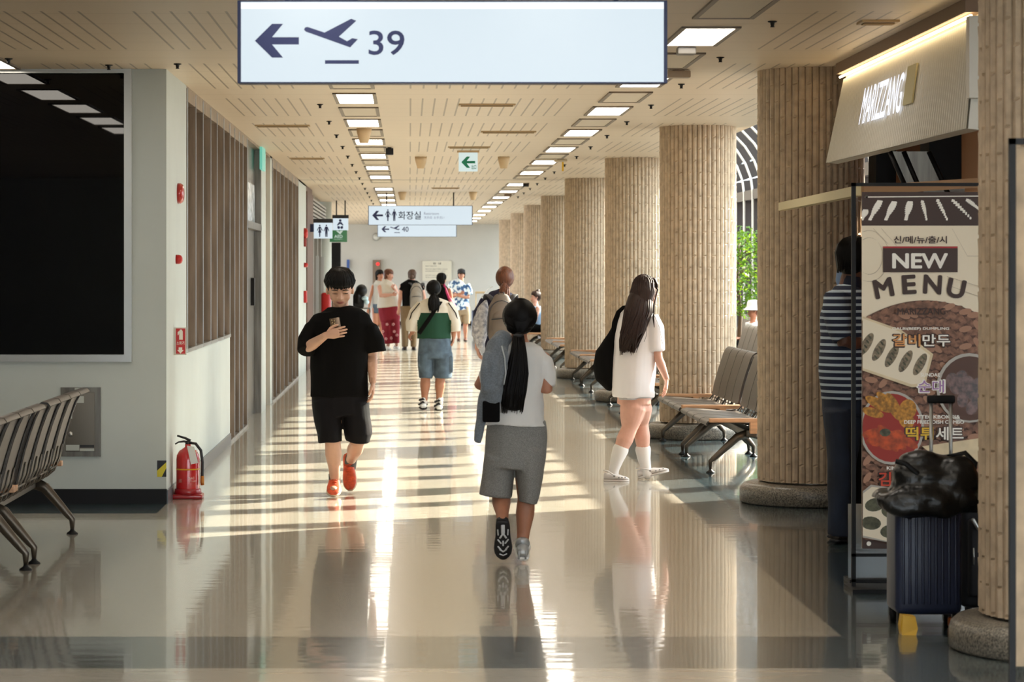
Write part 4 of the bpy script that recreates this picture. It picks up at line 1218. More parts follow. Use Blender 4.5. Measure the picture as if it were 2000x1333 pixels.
for x in (hx0, hx1): k.tube([(x, .22, .60), (x, .22, 1.07)], .009, 10, mi=0)
k.rbox(hx0 - .02, hx1 + .02, .205, .235, 1.06, 1.10, .01, 1); k.obj('pull_handle', [M_steel_light, M_black], t)
# black soft bag lying on the cases
M_bagblk = mat('black_glossy_fabric', (14, 15, 16), .32, bump=(14, .5, .02))
t = thing('travel_bag', 'black shiny soft bag lying on top of the navy suitcase', 'bag', (cx, YS, 0))
k = MB()
for (px, py, rx, ry, rz_) in ((1822, 950, .20, .15, .135), (1790, 975, .13, .13, .10), (1862, 940, .13, .14, .135), (1760, 990, .07, .10, .06), (1812, 905, .12, .10, .06), (1885, 930, .07, .12, .11)):
    p = spx(px, py); k.ell((p.x - cx, .05, p.z), (rx, ry * .85, rz_))
k.tube([(-.22, .05, .62), (-.1, .05, .58), (.25, .06, .60)], [(.05, .10), (.09, .12), (.07, .12)], 14, ref=(0, 0, 1), rnd=True)
k.ell((-.01, -.055, .61), (.22, .05, .085)); bb = k.remeshed('body', M_bagblk, t, .012, 2, (.028, 5.0, (1, 1, 1.3)))
for v in bb.data.vertices:
    if v.co.z < .622 and v.co.y > -.02: v.co.z = .622 + (v.co.z - .622) * .03
    elif v.co.z < .622: v.co.y = min(v.co.y, -.022)
k = MB(); pts = [spx(1745, 900), spx(1765, 905), spx(1790, 925), spx(1800, 960)]
k.tube([(p.x - cx, -.05, p.z) for p in pts], [(.012, .004)] * 4, 8); k.obj('strap', M_black, t); k = MB(); pts = [spx(1850, 890), spx(1885, 885), spx(1905, 905), spx(1900, 940)]
k.tube([(p.x - cx, .0, p.z) for p in pts], [(.012, .005)] * 4, 8); k.obj('strap', M_black, t)
a = spx(1884, 1200, 12.35)
t = thing('suitcase', 'black soft-sided suitcase behind the navy one, touching the near column', 'suitcase', (a.x, 12.42, 0))
k = MB(); k.rbox(.0, .30, 0, .24, .06, .68, .04, 0, 4); k.rbox(.03, .27, -.04, .02, .12, .5, .02, 0, 3); k.obj('shell', mat('black_case_fabric', (20, 20, 26), .7), t)
k = MB(); k.tube([(.045, -.048, .50), (.07, -.05, .455)], [(.009, .006)] * 2, 8, rnd=True); k.tube([(.05, -.045, .28), (.05, -.045, .36)], .004, 6); k.obj('zip_pull', M_steel_light, t)
for x in (.04, .26):
    k = MB(); k.tube([(x - .012, .03, .03), (x + .012, .03, .03)], .03, 12, ref=(0, 1, 0)); k.box(x - .015, x + .015, .015, .045, .03, .07); k.obj('wheel', M_black, t)
M_yel = mat('yellow_plastic', (214, 168, 40), .5)
p = PX(1772, 1238, 12.0)
t = thing('floor_wedge', 'yellow plastic piece on the floor under the navy suitcase', 'wedge', (p.x, 12.0, 0))
k = MB(); k.slab([(-.035, -.05, 0), (.03, -.06, 0), (.04, -.05, .03), (.03, -.04, .085), (-.03, -.04, .09), (-.04, -.05, .04)], (0, 1, 0), .07); k.obj('piece', M_yel, t)
k = MB(); k.rbox(0, .05, 0, .04, 0, .05, .01, 0, 2); o = k.obj('wrapper', mat('orange_red_wrapper', (176, 92, 40), .5), None, (PX(1862, 0, 12.1).x, 12.2, 0)); tag(o, 'small orange-red wrapper by the near column plinth', 'wrapper')
# green bag at the extreme left on the bench
a = PX(-36, 822, 13.8)
t = thing('backpack', 'dark green bag top just visible at the left frame edge behind the bench back', 'bag', (a.x, 13.8, 0))
k = MB(); k.ell((.01, .1, .83), (.10, .10, .09)); k.ell((-.11, .1, .64), (.12, .12, .19)); k.ell((-.05, .1, .75), (.10, .11, .12)); bb = k.remeshed('body', mat('green_fabric', (70, 92, 60), .8), t, .015)
# ---------------------------------------------------------------- people
def V(*a): return Vector(a)
M_skinA = mat('light_skin', (206, 160, 134), .5, noise_=(12, .05))
M_skinB = mat('tan_skin', (178, 122, 94), .5, noise_=(12, .06))
M_skinC = mat('deep_skin', (92, 58, 44), .5)
M_skinD = mat('pink_skin', (216, 164, 144), .5, noise_=(12, .05))
M_hairK = mat('black_hair', (12, 10, 10), .55, spec=.18)
M_hairB = mat('dark_brown_hair', (30, 18, 16), .55, noise_=(20, .3, (46, 26, 20)), stretch=(6, 6, .3), spec=.3)
M_hairR = mat('auburn_hair', (116, 66, 42), .45, noise_=(20, .3), stretch=(6, 6, .4))
M_lip = mat('lip_colour', (160, 96, 86), .5)
M_eye = mat('eye_white', (210, 205, 198), .3)

class Person:
    def __init__(s, label, cx, footy, dY=0):
        s.Y = EYE * FX / (footy - 530) + dY
        s.o = PX(cx, 0, s.Y); s.o.z = 0
        s.t = thing('person', label, 'person', s.o)
        s.u = s.Y / FX      # metres per pixel
    def p(s, px, py, dy=0.0):
        return PX(px, py, s.Y + dy) - s.o
    def sec(s, L):
        """sections (px left, px right, py, depth radius, dy) -> points, radii"""
        pts, rad = [], []
        for q in L:
            x0, x1, y, d = q[:4]; dy = q[4] if len(q) > 4 else 0
            pts.append(s.p((x0 + x1) / 2, y, dy)); rad.append(((x1 - x0) / 2 * (s.Y + dy) / FX, d))
        return pts, rad
    def loft(s, k, L, seg=24, rnd=False, mi=0, ref=(1, 0, 0)):
        pts, rad = s.sec(L); k.tube(pts, rad, seg, ref=ref, rnd=rnd, mi=mi); return k

def head(k, ex, c, f, u, h=.23, brow=1, ears=True, down=False, wide=1.0):
    s = h / .23; f = f.normalized(); r = f.cross(u).normalized(); u = r.cross(f).normalized(); ax = (r, f, u)
    def at(a, b, d): return c + (r * a * wide + f * b + u * d) * s
    def E(a, b, d, ra, rb, rc): k.ell(at(a, b, d), (ra * s * wide, rb * s, rc * s), ax)
    E(0, -.012, .025, .077, .094, .092); E(0, .022, -.02, .064, .068, .088); E(0, .042, -.068, .046, .044, .036); E(0, .070, -.092, .022, .018, .017)
    for q in (-1, 1):
        E(q * .034, .055, -.034, .028, .028, .032); E(q * .030, .080, .018, .024, .010, .008); E(q * .014, .096, -.036, .009, .010, .008)
        if ears: E(q * .077, -.004, -.008, .009, .020, .032)
    k.tube([at(0, .084, .006), at(0, .100, -.018), at(0, .108, -.034)], [.008 * s, .010 * s, .013 * s], 10, rnd=True)
    E(0, .084, -.060, .024, .013, .009); E(0, .082, -.070, .019, .013, .009)
    if ex is not None:
        ex.tube([at(-.022, .090, -.064), at(-.008, .0985, -.0625), at(.008, .0985, -.0625), at(.022, .090, -.064)], [.003 * s, .0045 * s, .0045 * s, .003 * s], 8, ref=(0, 0, 1), mi=2)
        ex.tube([at(-.017, .090, -.071), at(0, .0975, -.0715), at(.017, .090, -.071)], [.003 * s, .005 * s, .003 * s], 8, ref=(0, 0, 1), mi=2)
        for q in (-1, 1):
            if not down:
                ex.ell(at(q * .031, .081, -.002), (.013 * s, .009 * s, .0065 * s), ax, mi=3); ex.ell(at(q * .031, .087, -.002), (.0055 * s, .005 * s, .0055 * s), ax, mi=1)
            ex.tube([at(q * .016, .089, -.004), at(q * .031, .0915, -.002), at(q * .047, .082, -.004)], [.0015 * s, .0028 * s, .0015 * s], 6, ref=(0, 0, 1), mi=1)
            ex.tube([at(q * .013, .092, .018), at(q * .032, .0925, .025), at(q * .052, .080, .019)], [.0022 * s, .0040 * s, .002 * s], 6, ref=(0, 0, 1), mi=1)

def hand(ex, wr, d, n, side, curl=.35, s=1.0, thumb=.9):
    d = d.normalized(); n = (n - d * n.dot(d)).normalized(); side = (side - d * side.dot(d) - n * side.dot(n)).normalized()
    ex.tube([wr - d * .02 * s, wr + d * .01 * s, wr + d * .045 * s, wr + d * .085 * s], [(.024 * s, .018 * s), (.027 * s, .017 * s), (.038 * s, .016 * s), (.038 * s, .012 * s)], 16, ref=side, rnd=True)
    for i, (L, r) in enumerate(((.070, .0088), (.078, .0092), (.073, .0088), (.056, .0078))):
        off = .0285 - .019 * i
        b = wr + d * (.082 - .004 * abs(i - 1.2)) * s + side * off * s
        pts = [b - d * .02 * s, b]; a = .0; cur = b
        for j, fr in enumerate((.45, .31, .24)):
            a += curl * (.8 + .35 * i * .4) * (1 if j else .7)
            cur = cur + (d * cos(a) + n * sin(a) + side * (.05 * (1.2 - i))) * L * fr * s
            pts.append(cur)
        ex.tube(pts, [r * s, r * s, r * .97 * s, r * .88 * s, r * .72 * s], 10, ref=side, rnd=True)
    b = wr + d * .018 * s + side * .022 * s
    ex.tube([b, b + (d * .022 + side * .022 + n * .006) * s, b + (d * .050 + side * .036 * thumb + n * .016) * s, b + (d * .076 + side * .038 * thumb + n * .026) * s], [.014 * s, .0125 * s, .0105 * s, .008 * s], 10, ref=n, rnd=True)

def arm(k, sh, el, wr, s=1.0, w0=.05):
    m = sh.lerp(el, .5); fm = el.lerp(wr, .3)
    k.tube([sh, m, el, fm, wr], [w0 * s, .044 * s, .037 * s, .039 * s, .024 * s], 16, rnd=True)

def leg(k, hip, kn, an, s=1.0, ref=(1, 0, 0)):
    th = hip.lerp(kn, .5); cf = kn.lerp(an, .32); c2 = kn.lerp(an, .7)
    k.tube([hip, th, kn, cf, c2, an], [.088 * s, .074 * s, .053 * s, .057 * s, .040 * s, .034 * s], 18, rnd=True)

def shoe(P, name, heel, toe, up, mats, w=.048, sole_t=.024, h=1.0, parts='sneaker', label=None, collar=.085):
    """upper + sole between heel and toe points that lie on the sole's underside"""
    ax = (toe - heel); L = ax.length; ax.normalize(); up = (up - ax * up.dot(ax)).normalized(); sd = ax.cross(up)
    T = [0, .05, .15, .3, .42, .55, .7, .85, .94, 1.0]
    Wd = [.55, .72, .80, .80, .84, .94, 1.02, .95, .72, .35]
    Ht = [.055, .075, collar, collar * .98, collar * .86, .062, .050, .042, .034, .024]
    def prof(k, off, z0, hts, sc, mi, seg=14):
        vs = []
        for t_, a, z in zip(T, Wd, hts):
            for j in range(seg):
                th = 2 * pi * j / seg; cx_ = cos(th); sx = sin(th)
                x = math.copysign(abs(cx_) ** .7, cx_) * a * w * sc
                zz = z0 + (z - z0) * (.5 + .5 * math.copysign(abs(sx) ** .75, sx))
                if sx > 0: x *= 1 - .35 * sx
                vs.append(heel + ax * (t_ * L) + sd * x + up * zz)
        fs = []
        for i in range(len(T) - 1):
            for j in range(seg):
                q = (j + 1) % seg; fs.append((i * seg + j, i * seg + q, (i + 1) * seg + q, (i + 1) * seg + j))
        fs.append(tuple(range(seg))[::-1]); n = (len(T) - 1) * seg; fs.append(tuple(range(n, n + seg)))
        k.add(vs, fs, mi, True)
    k = MB(); prof(k, 0, sole_t * .8, [z * h for z in Ht], .97, 0)
    o = k.obj(name, mats[0], P.t)
    if label: o['label'] = label
    k = MB(); prof(k, 0, 0, [sole_t] * len(T), 1.05, 0); k.obj('sole', mats[1], o)
    if parts == 'sneaker':
        k = MB()
        for i in range(6):
            t_ = .42 + i * .065; zt = .080 - .005 * i * 1.2
            zt = (collar * .93 - (collar - .05) * min(1, i / 4.0)) * h + .003
            c = heel + ax * (t_ * L) + up * zt
            k.tube([c - sd * .02 - up * .004, c + up * .002, c + sd * .02 - up * .004], .0032, 6, ref=up)
        k.tube([heel + ax * (.42 * L) + up * (collar * .93 * h + .006) - sd * .03 + up * .006, heel + ax * (.42 * L) + up * (collar * h * .95 + .008), heel + ax * (.42 * L) + up * (collar * .93 * h + .012) + sd * .03], .003, 6, ref=up)
        k.obj('laces', mats[2] if len(mats) > 2 else mats[0], o)
    return o

def garment(P, name, k, m, vox=.009, wr=(.008, 7, (1, 1, .45)), matfn=None, sm=2):
    return k.remeshed(name, m, P.t, vox, sm, wr, matfn)

def cap_hair(k, c, f, u, h, n=240, drop=.5, seedv=1, r=.008, fringe=.03, back=-.09, lift=1.06, mi=0, wide=1.0, puff=0.0, low=1.0):
    """short hair: cap and locks that flow down from the crown"""
    s = h / .23; f = f.normalized(); rt = f.cross(u).normalized(); u = rt.cross(f).normalized()
    rr = random.Random(seedv)
    cc = c + (u * .038 - f * .014) * s
    k.ell(cc + u * .008 * s - f * .01 * s, (.083 * s * lift * wide, .096 * s * lift, .086 * s * lift), (rt, f, u), mi)
    k.ell(c + (u * -.01 - f * .045) * s, (.076 * s * lift * wide * low, .066 * s * lift * low, .085 * s * low), (rt, f, u), mi)
    for i in range(n):
        az = rr.uniform(0, 2 * pi)
        front = cos(az)
        end = fringe if front > .45 else ((.012 if puff else -.005) if front > -.2 else back * rr.uniform(.6, 1))
        end += rr.uniform(-.012, .01)
        pts = []
        for j in range(5):
            ph = .15 + (pi * .58) * j / 4
            d = rt * (sin(ph) * sin(az)) + f * (sin(ph) * cos(az)) + u * cos(ph)
            q = cc + (rt * (d.dot(rt) * .087 * wide) + f * (d.dot(f) * .102) + u * (d.dot(u) * .092)) * s * lift
            pts.append(q)
        if puff:
            for j in range(1, 4): pts[j] = pts[j] + (pts[j] - cc).normalized() * rr.uniform(0, puff) * s + V(rr.uniform(-.006, .006), 0, 0)
            end += rr.uniform(-.022, .012)
        z_end = c + u * end * s
        last = pts[-1]; last = last + u * ((z_end - last).dot(u))
        pts = pts[:4] + [last]
        if (pts[3] - z_end).dot(u) < 0: pts = pts[:3] + [last]
        k.tube(pts, [r * .6 * s] + [r * s] * (len(pts) - 2) + [r * .25 * s], 5, ref=rt, mi=mi)

def tail(k, pts, rads, n, r=.006, seedv=2, frac=.92, mi=0, endvar=.05):
    """a fall of hair: core volume plus strands running along it"""
    k.tube(pts, rads, 14, mi=mi, rnd=True)
    rr = random.Random(seedv)
    for i in range(n):
        th = rr.uniform(0, 2 * pi); q = rr.uniform(.75, 1.04)
        P_ = []
        for (p, rd) in zip(pts, rads):
            rx, ry = rd if isinstance(rd, tuple) else (rd, rd)
            P_.append(p + V(cos(th) * rx * q, sin(th) * ry * q, 0))
        P_[-1] = P_[-1] + V(0, 0, rr.uniform(-endvar, endvar * .5))
        k.tube(P_, [r] * (len(P_) - 1) + [r * .25], 5, mi=mi)

# ---- 1. man in black looking at his phone, walking towards the camera
P = Person('young man in black t-shirt and shorts walking while looking at his phone, orange sneakers', 663, 968)
f = V(0.05, -1, -.30); u = V(0, -.3, 1)
M_blk = mat('black_cotton', (14, 13, 13), .9, noise_=(4, .2), spec=.12); M_blk2 = mat('black_shorts_nylon', (15, 13, 16), .8, spec=.18)
M_orange = mat('orange_suede', (238, 92, 46), .55, noise_=(30, .15)); M_sole = mat('cream_sole', (214, 190, 160), .5); M_sockg = mat('grey_sock', (96, 92, 88), .9)
k = MB(); ex = MB()
hc = P.p(664, 566); head(k, ex, hc, f, u, .250, down=True, wide=1.16)
k.tube([P.p(665, 606, .04), P.p(665, 592, .03), P.p(665, 575, .03)], [.066, .060, .06], 16)
P.loft(k, [(625, 705, 775, .12), (620, 708, 735, .12), (618, 708, 690, .12), (618, 708, 645, .11), (636, 696, 626, .08), (650, 680, 610, .05)])
sl_, el_l, wr_l = P.p(622, 646), P.p(600, 680, -.10), P.p(636, 656, -.315)
arm(k, sl_, el_l, wr_l, 1.12)
sr_, el_r, wr_r = P.p(710, 648), P.p(726, 694, .03), P.p(728, 746, -.03)
arm(k, sr_, el_r, wr_r, 1.12)
leg(k, P.p(644, 780), P.p(650, 866, -.08), P.p(654, 935, .0), 1.12)
leg(k, P.p(694, 780), P.p(698, 866, .04), P.p(684, 903, .32), 1.08)
k.ell(P.p(652, 955, -.06), (.035, .07, .025))
hand(ex, wr_r, V(.02, -.1, -1), V(-1, 0, 0), V(0, -1, .0), .40, 1.05)
hand(ex, P.p(638, 655, -.325), V(.93, .0, .20), V(0, 1, .0), V(-.2, 0, 1), .22, 1.0)
k.remeshed('body', [M_skinA, M_hairK, M_lip, M_eye], P.t, .0075, 2, extra=ex)
k = MB(); cap_hair(k, hc + V(0, .0, .012), f, u, .262, 620, seedv=4, r=.0075, fringe=.036, back=.0, lift=1.01, wide=1.03, puff=.008, low=.86)
k.obj('hair', M_hairK, P.t)
k = MB()
P.loft(k, [(640, 690, 599, .075, .02), (628, 703, 605, .10, .02), (612, 722, 615, .12, .02), (602, 730, 632, .13), (608, 719, 680, .14), (608, 718, 730, .15), (606, 721, 773, .155), (607, 720, 776, .15)], 28)
k.tube([P.p(626, 634, .02), P.p(609, 646), P.p(600, 666, -.06), P.p(597, 687, -.11)], [(.050, .08), (.070, .09), (.070, .085), (.064, .074)], 20)
k.tube([P.p(706, 634, .02), P.p(722, 646), P.p(731, 666), P.p(734, 688)], [(.050, .08), (.072, .09), (.078, .085), (.078, .080)], 20)
garment(P, 't_shirt', k, M_blk, .009, (.011, 5, (1, 1, .5)))
k = MB()
P.loft(k, [(610, 718, 765, .145), (609, 720, 790, .15), (612, 722, 812, .15)], 28)
P.loft(k, [(609, 669, 785, .13), (613, 668, 820, .125, -.03), (620, 668, 850, .115, -.05), (622, 668, 864, .11, -.05)], 22)
P.loft(k, [(664, 721, 785, .13), (669, 724, 820, .12, .0), (672, 728, 846, .115, .02), (675, 722, 862, .10, .03)], 22)
garment(P, 'shorts', k, M_blk2, .009, (.009, 6, (1, 1, .5)))
s1 = shoe(P, 'shoe', P.p(655, 937, .12) * 1, P.p(651, 972, -.14), V(0, 0, 1), [M_orange, M_sole, M_orange], .054)
P_h, P_t = P.p(681, 893, .42), P.p(685, 960, .22)
shoe(P, 'shoe', P_h, P_t, V(-.1, -1, .35), [M_orange, M_sole, M_orange], .052)
k = MB(); k.tube([P.p(653, 926, .01), P.p(654, 945, .02)], [.044, .046], 16); k.obj('sock', M_sockg, P.t)
k = MB(); k.tube([P.p(687, 892, .28), P.p(683, 912, .34)], [.044, .050], 16); k.obj('sock', M_sockg, P.t)
# his phone
c = P.p(656, 640, -.285); ph = thing('smartphone', 'dark smartphone held up in the hand of the man in black', 'phone', P.o + c)
R_ = Matrix.Rotation(radians(-10), 4, 'Y') @ Matrix.Rotation(radians(-24), 4, 'X')
k = MB(); k.rbox(-.038, .038, -.0045, .0045, -.078, .078, .004, 0, 3, R_); k.obj('case', mat('bronze_phone_case', (92, 76, 62), .3, .5), ph)
k = MB()
for (x, z) in ((-.022, .06), (-.022, .04), (-.022, .02), (-.004, .052), (-.004, .030)):
    k.ell(R_ @ V(x, -.0055, z), (.0075, .003, .0075))
k.obj('camera_lenses', mat('lens_gold', (150, 126, 90), .2, .6), ph)
ph.rotation_euler = (0, 0, 0)

# ---- 2. foreground woman seen from behind, long black ponytail
P = Person('woman from behind with long black ponytail, white t-shirt and grey knee shorts', 1004, 1097)
f = V(0, 1, -.05); u = V(0, 0, 1)
M_white_t = mat('white_cotton', (232, 231, 228), .85, noise_=(3, .05)); M_grey = mat('grey_jersey', (142, 141, 138), .9, noise_=(200, .2)); M_hood = mat('blue_grey_fleece', (118, 126, 134), .95, noise_=(120, .15), sheen=.3)
k = MB(); ex = MB()
hc = P.p(1016, 620); head(k, None, hc, f, u, .215)
k.tube([P.p(1014, 672), P.p(1014, 655), P.p(1015, 640)], [.056, .046, .046], 16)
P.loft(k, [(960, 1060, 850, .11), (955, 1060, 820, .11), (960, 1058, 770, .10), (958, 1062, 700, .10), (975, 1050, 678, .08), (1000, 1032, 662, .05)])
arm(k, P.p(968, 700), P.p(936, 755, -.02), P.p(944, 742, .22), .9, .045)
arm(k, P.p(1062, 700), P.p(1068, 763, -.04), P.p(1066, 748, .22), .9, .045)
leg(k, P.p(980, 870), P.p(978, 965, .12), P.p(982, 1018, -.18), .98)
leg(k, P.p(1030, 880), P.p(1028, 975, .02), P.p(1020, 1066, 0), .98)
hand(ex, P.p(1066, 748, .22), V(-.3, 1, .2), V(0, 0, 1), V(-1, 0, 0), .5, .9); hand(ex, P.p(944, 742, .22), V(.4, 1, .1), V(0, 0, 1), V(1, 0, 0), .5, .9)
k.remeshed('body', [M_skinB], P.t, .0085, 2, extra=ex)
k = MB()
c_ = P.p(1016, 618)
k.ell(c_ + V(0, -.012, .002), (.097, .108, .106)); k.ell(P.p(1014, 640, -.04), (.075, .06, .045))
rr = random.Random(5)
tie = P.p(1013, 656, -.115)
for i in range(260):
    th = rr.uniform(0, 2 * pi); q0 = c_ + V(cos(th) * .098, .045 + .02 * rr.random(), sin(th) * .096)
    q1 = c_ + V(cos(th) * .088, -.055, sin(th) * .082 - .005); q2 = c_ + V(cos(th) * .045, -.102, sin(th) * .045 - .03)
    k.tube([q0, q1, q2, tie], [.006, .008, .008, .005], 5)
tail(k, [tie, P.p(1013, 690, -.14), P.p(1010, 730, -.14), P.p(1004, 765, -.14), P.p(1001, 793, -.14)], [(.026, .022), (.042, .03), (.062, .036), (.068, .038), (.064, .03)], 130, .006, 7)
k.obj('hair', M_hairK, P.t)
k = MB(); k.tube([tie + V(0, -.0, .008), tie + V(0, -.002, -.012)], [.030, .030], 16); k.obj('hair_tie', M_ink, P.t)
k = MB()
P.loft(k, [(986, 1040, 667, .07), (966, 1058, 676, .10), (954, 1068, 694, .115), (952, 1065, 730, .12), (956, 1062, 775, .115), (949, 1065, 815, .140), (945, 1068, 832, .148)], 28)
k.tube([P.p(1046, 692), P.p(1062, 708), P.p(1068, 732), P.p(1069, 755)], [(.040, .06), (.052, .066), (.050, .06), (.044, .055)], 18)
k.tube([P.p(978, 692), P.p(958, 708), P.p(946, 732), P.p(944, 750)], [(.055, .06), (.052, .066), (.045, .06), (.04, .05)], 18)
garment(P, 't_shirt', k, M_white_t, .009, (.014, 5, (1, 1, .8)))
k = MB()
P.loft(k, [(951, 1064, 822, .12), (948, 1067, 850, .13), (946, 1066, 890, .14), (944, 1062, 915, .14)], 28)
P.loft(k, [(946, 1006, 885, .13), (940, 1004, 930, .12, .04), (935, 1001, 960, .115, .05), (934, 1000, 970, .11, .05)], 22)
P.loft(k, [(1004, 1065, 885, .13), (1008, 1061, 930, .12, -.03), (1011, 1056, 965, .11, -.04), (1012, 1050, 984, .10, -.04)], 22)
garment(P, 'shorts', k, M_grey, .009, (.010, 5, (1, 1, .4)))
# hoodie slung over the left shoulder
hd = P
k = MB()
P.loft(k, [(960, 1002, 668, .10, -.04), (944, 998, 682, .11, -.06), (940, 990, 705, .07, -.12), (937, 982, 735, .07, -.13), (936, 984, 762, .07, -.13), (945, 980, 780, .05, -.13)], 22, True)
P.loft(k, [(934, 962, 770, .03, -.13), (930, 956, 800, .028, -.12), (925, 947, 840, .024, -.10), (923, 939, 866, .022, -.10)], 14)
k.tube([P.p(975, 672, -.12), P.p(986, 690, -.17), P.p(985, 720, -.19), P.p(978, 750, -.19)], [(.03, .02), (.035, .025), (.03, .02), (.02, .02)], 12, rnd=True)
k.tube([P.p(952, 690, -.15), P.p(948, 720, -.19), P.p(950, 760, -.19)], [(.03, .02), (.03, .025), (.03, .02)], 12, rnd=True)
o = garment(P, 'hoodie', k, M_hood, .009, (.016, 8, (1, 1, .45)))
o['label'] = 'blue-grey hooded jacket slung over the left shoulder'
k = MB(); k.tube([P.p(980, 676, -.185), P.p(986, 700, -.205), P.p(988, 730, -.21), P.p(984, 752, -.21)], .0045, 6); k.obj('drawstring', mat('pale_cord', (176, 182, 186), .8), o)
k = MB(); c = P.p(961, 800, -.15); k.rbox(c.x - .055, c.x + .045, c.y - .02, c.y + .03, c.z - .075, c.z + .05, .012); pq = k.obj('pouch', M_blk, P.t); pq['label'] = 'small black waist pouch'
M_shk = mat('black_rubber_sole', (20, 20, 24), .6); M_shw = mat('white_mesh', (206, 208, 210), .5); M_silver = mat('silver_mesh', (176, 178, 178), .35, .3)
hs, ts = P.p(982, 1020, -.235), P.p(983, 1094, -.10)
so = shoe(P, 'shoe', hs, ts, V(0, 1, .35), [M_shk, M_shk, M_shw], .050, parts='x')
k = MB(); ax_ = (ts - hs).normalized(); upn = V(0, -1, -.35); upn = (upn - ax_ * upn.dot(ax_)).normalized(); sdn = ax_.cross(upn)
Ls = (ts - hs).length
def sq(t_, a): return hs + ax_ * (t_ * Ls) + sdn * a + upn * .0025
for (t0, a0, t1, a1, w_) in ((.08, 0, .30, 0, .012), (.30, 0, .42, .018, .006), (.30, 0, .42, -.018, .006), (.46, .03, .56, .012, .005), (.46, -.03, .56, -.012, .005), (.50, .0, .62, .0, .005), (.64, .03, .72, .015, .005), (.64, -.03, .72, -.015, .005), (.72, -.02, .78, 0, .005), (.78, 0, .72, .02, .005), (.84, -.02, .88, 0, .004), (.88, 0, .84, .02, .004), (.2, .03, .34, .028, .004), (.2, -.03, .34, -.028, .004)):
    k.tube([sq(t0, a0), sq(t1, a1)], [(w_, .003)] * 2, 6, ref=sdn, rnd=True)
k.obj('tread', M_shw, so)
shoe(P, 'shoe', P.p(1021, 1096, -.09), P.p(1019, 1062, .20), V(0, 0, 1), [M_silver, M_white, M_silver], .048)
k = MB(); c = P.p(1020, 1086, -.095); k.tube([c + V(-.02, 0, -.02), c + V(-.02, -.008, .03)], [.006, .004], 6); k.tube([c + V(.02, 0, -.02), c + V(.02, -.008, .03)], [.006, .004], 6); k.tube([P.p(1020, 1066, -.04), P.p(1020, 1058, -.02)], [.040, .042], 14); k.obj('sock', M_silver, P.t)

# ---- 3. woman in white walking right, long brown hair, black shoulder bag
P = Person('woman in oversized white t-shirt with long dark brown hair walking right in white clogs', 1238, 938)
f = V(.93, .30, -.10); u = V(0, 0, 1)
k = MB(); ex = MB()
hc = P.p(1262, 566); head(k, ex, hc, f, u, .215)
k.tube([P.p(1250, 606), P.p(1254, 590), P.p(1258, 572)], [.052, .045, .045], 16)
P.loft(k, [(1205, 1272, 790, .12), (1208, 1270, 740, .115), (1210, 1268, 690, .11), (1212, 1270, 640, .105), (1222, 1266, 616, .08), (1240, 1262, 602, .05)])
arm(k, P.p(1276, 630, -.04), P.p(1286, 700, -.08), P.p(1302, 741, -.04), .95)
arm(k, P.p(1215, 630, .0), P.p(1206, 690, .05), P.p(1214, 735, .12), .9)
leg(k, P.p(1236, 800, -.03), P.p(1229, 838, -.06), P.p(1201, 905, -.08), 1.22)
leg(k, P.p(1250, 800, .03), P.p(1252, 830, .06), P.p(1259, 905, .04), 1.15)
hand(ex, P.p(1302, 741, -.04), V(-.05, -.1, -1), V(-1, .2, 0), V(.1, .95, 0), .28, .95)
k.remeshed('body', [M_skinD, M_hairB, M_lip, M_eye], P.t, .008, 2, extra=ex)
k = MB()
rt = f.cross(u).normalized()
k.ell(hc + V(-.022, -.01, .022), (.092, .09, .100))
k.ell(hc + V(-.04, -.02, -.02), (.085, .085, .11))
rr = random.Random(9)
for i in range(330):       # head strands falling to the back
    az = rr.uniform(-2.6, 2.6) + pi; ph = rr.uniform(.1, 1.25)
    fd = V(f.x, f.y, 0).normalized(); rd = V(fd.y, -fd.x, 0)
    d = fd * (cos(az) * sin(ph)) + rd * (sin(az) * sin(ph)) + V(0, 0, cos(ph))
    q0 = hc + V(-.02, -.01, .022) + V(d.x * .094, d.y * .094, d.z * .103)
    side = d.normalized()
    h0 = V(side.x, side.y, 0); h0 = h0.normalized() if h0.length > .01 else V(-1, 0, 0)
    q1 = hc + V(-.025, -.01, .0) + h0 * .102 + V(0, 0, -.02)
    q2 = hc + V(-.045, -.03, -.13) + h0 * .085
    q3 = P.p(1236, 650, -.16) + h0 * .07 + V(rr.uniform(-.03, .03), 0, 0)
    q4 = P.p(rr.uniform(1212, 1242), rr.uniform(664, 690), -.17)
    if h0.dot(fd) > .75:   # front locks stay beside the face
        q2 = hc + V(.055, -.06, -.14); q3 = P.p(1276, 622, -.13); q4 = P.p(1278, 640, -.13)
        q1 = hc + fd * .075 + rd * math.copysign(.06, h0.dot(rd)) + V(0, 0, .0)
        if q1.y > hc.y + .05: q2 = hc + V(.03, .09, -.14); q3 = hc + V(.0, .1, -.24); q4 = hc + V(0, .1, -.3)
    k.tube([q0, q1, q2, q3, q4], [.006, .008, .009, .008, .002], 5)
tail(k, [P.p(1250, 585, -.04), P.p(1246, 610, -.09), P.p(1238, 640, -.13), P.p(1230, 665, -.14), P.p(1226, 678, -.14)], [(.10, .08), (.115, .07), (.10, .05), (.085, .04), (.07, .03)], 90, .006, 3, endvar=.07)
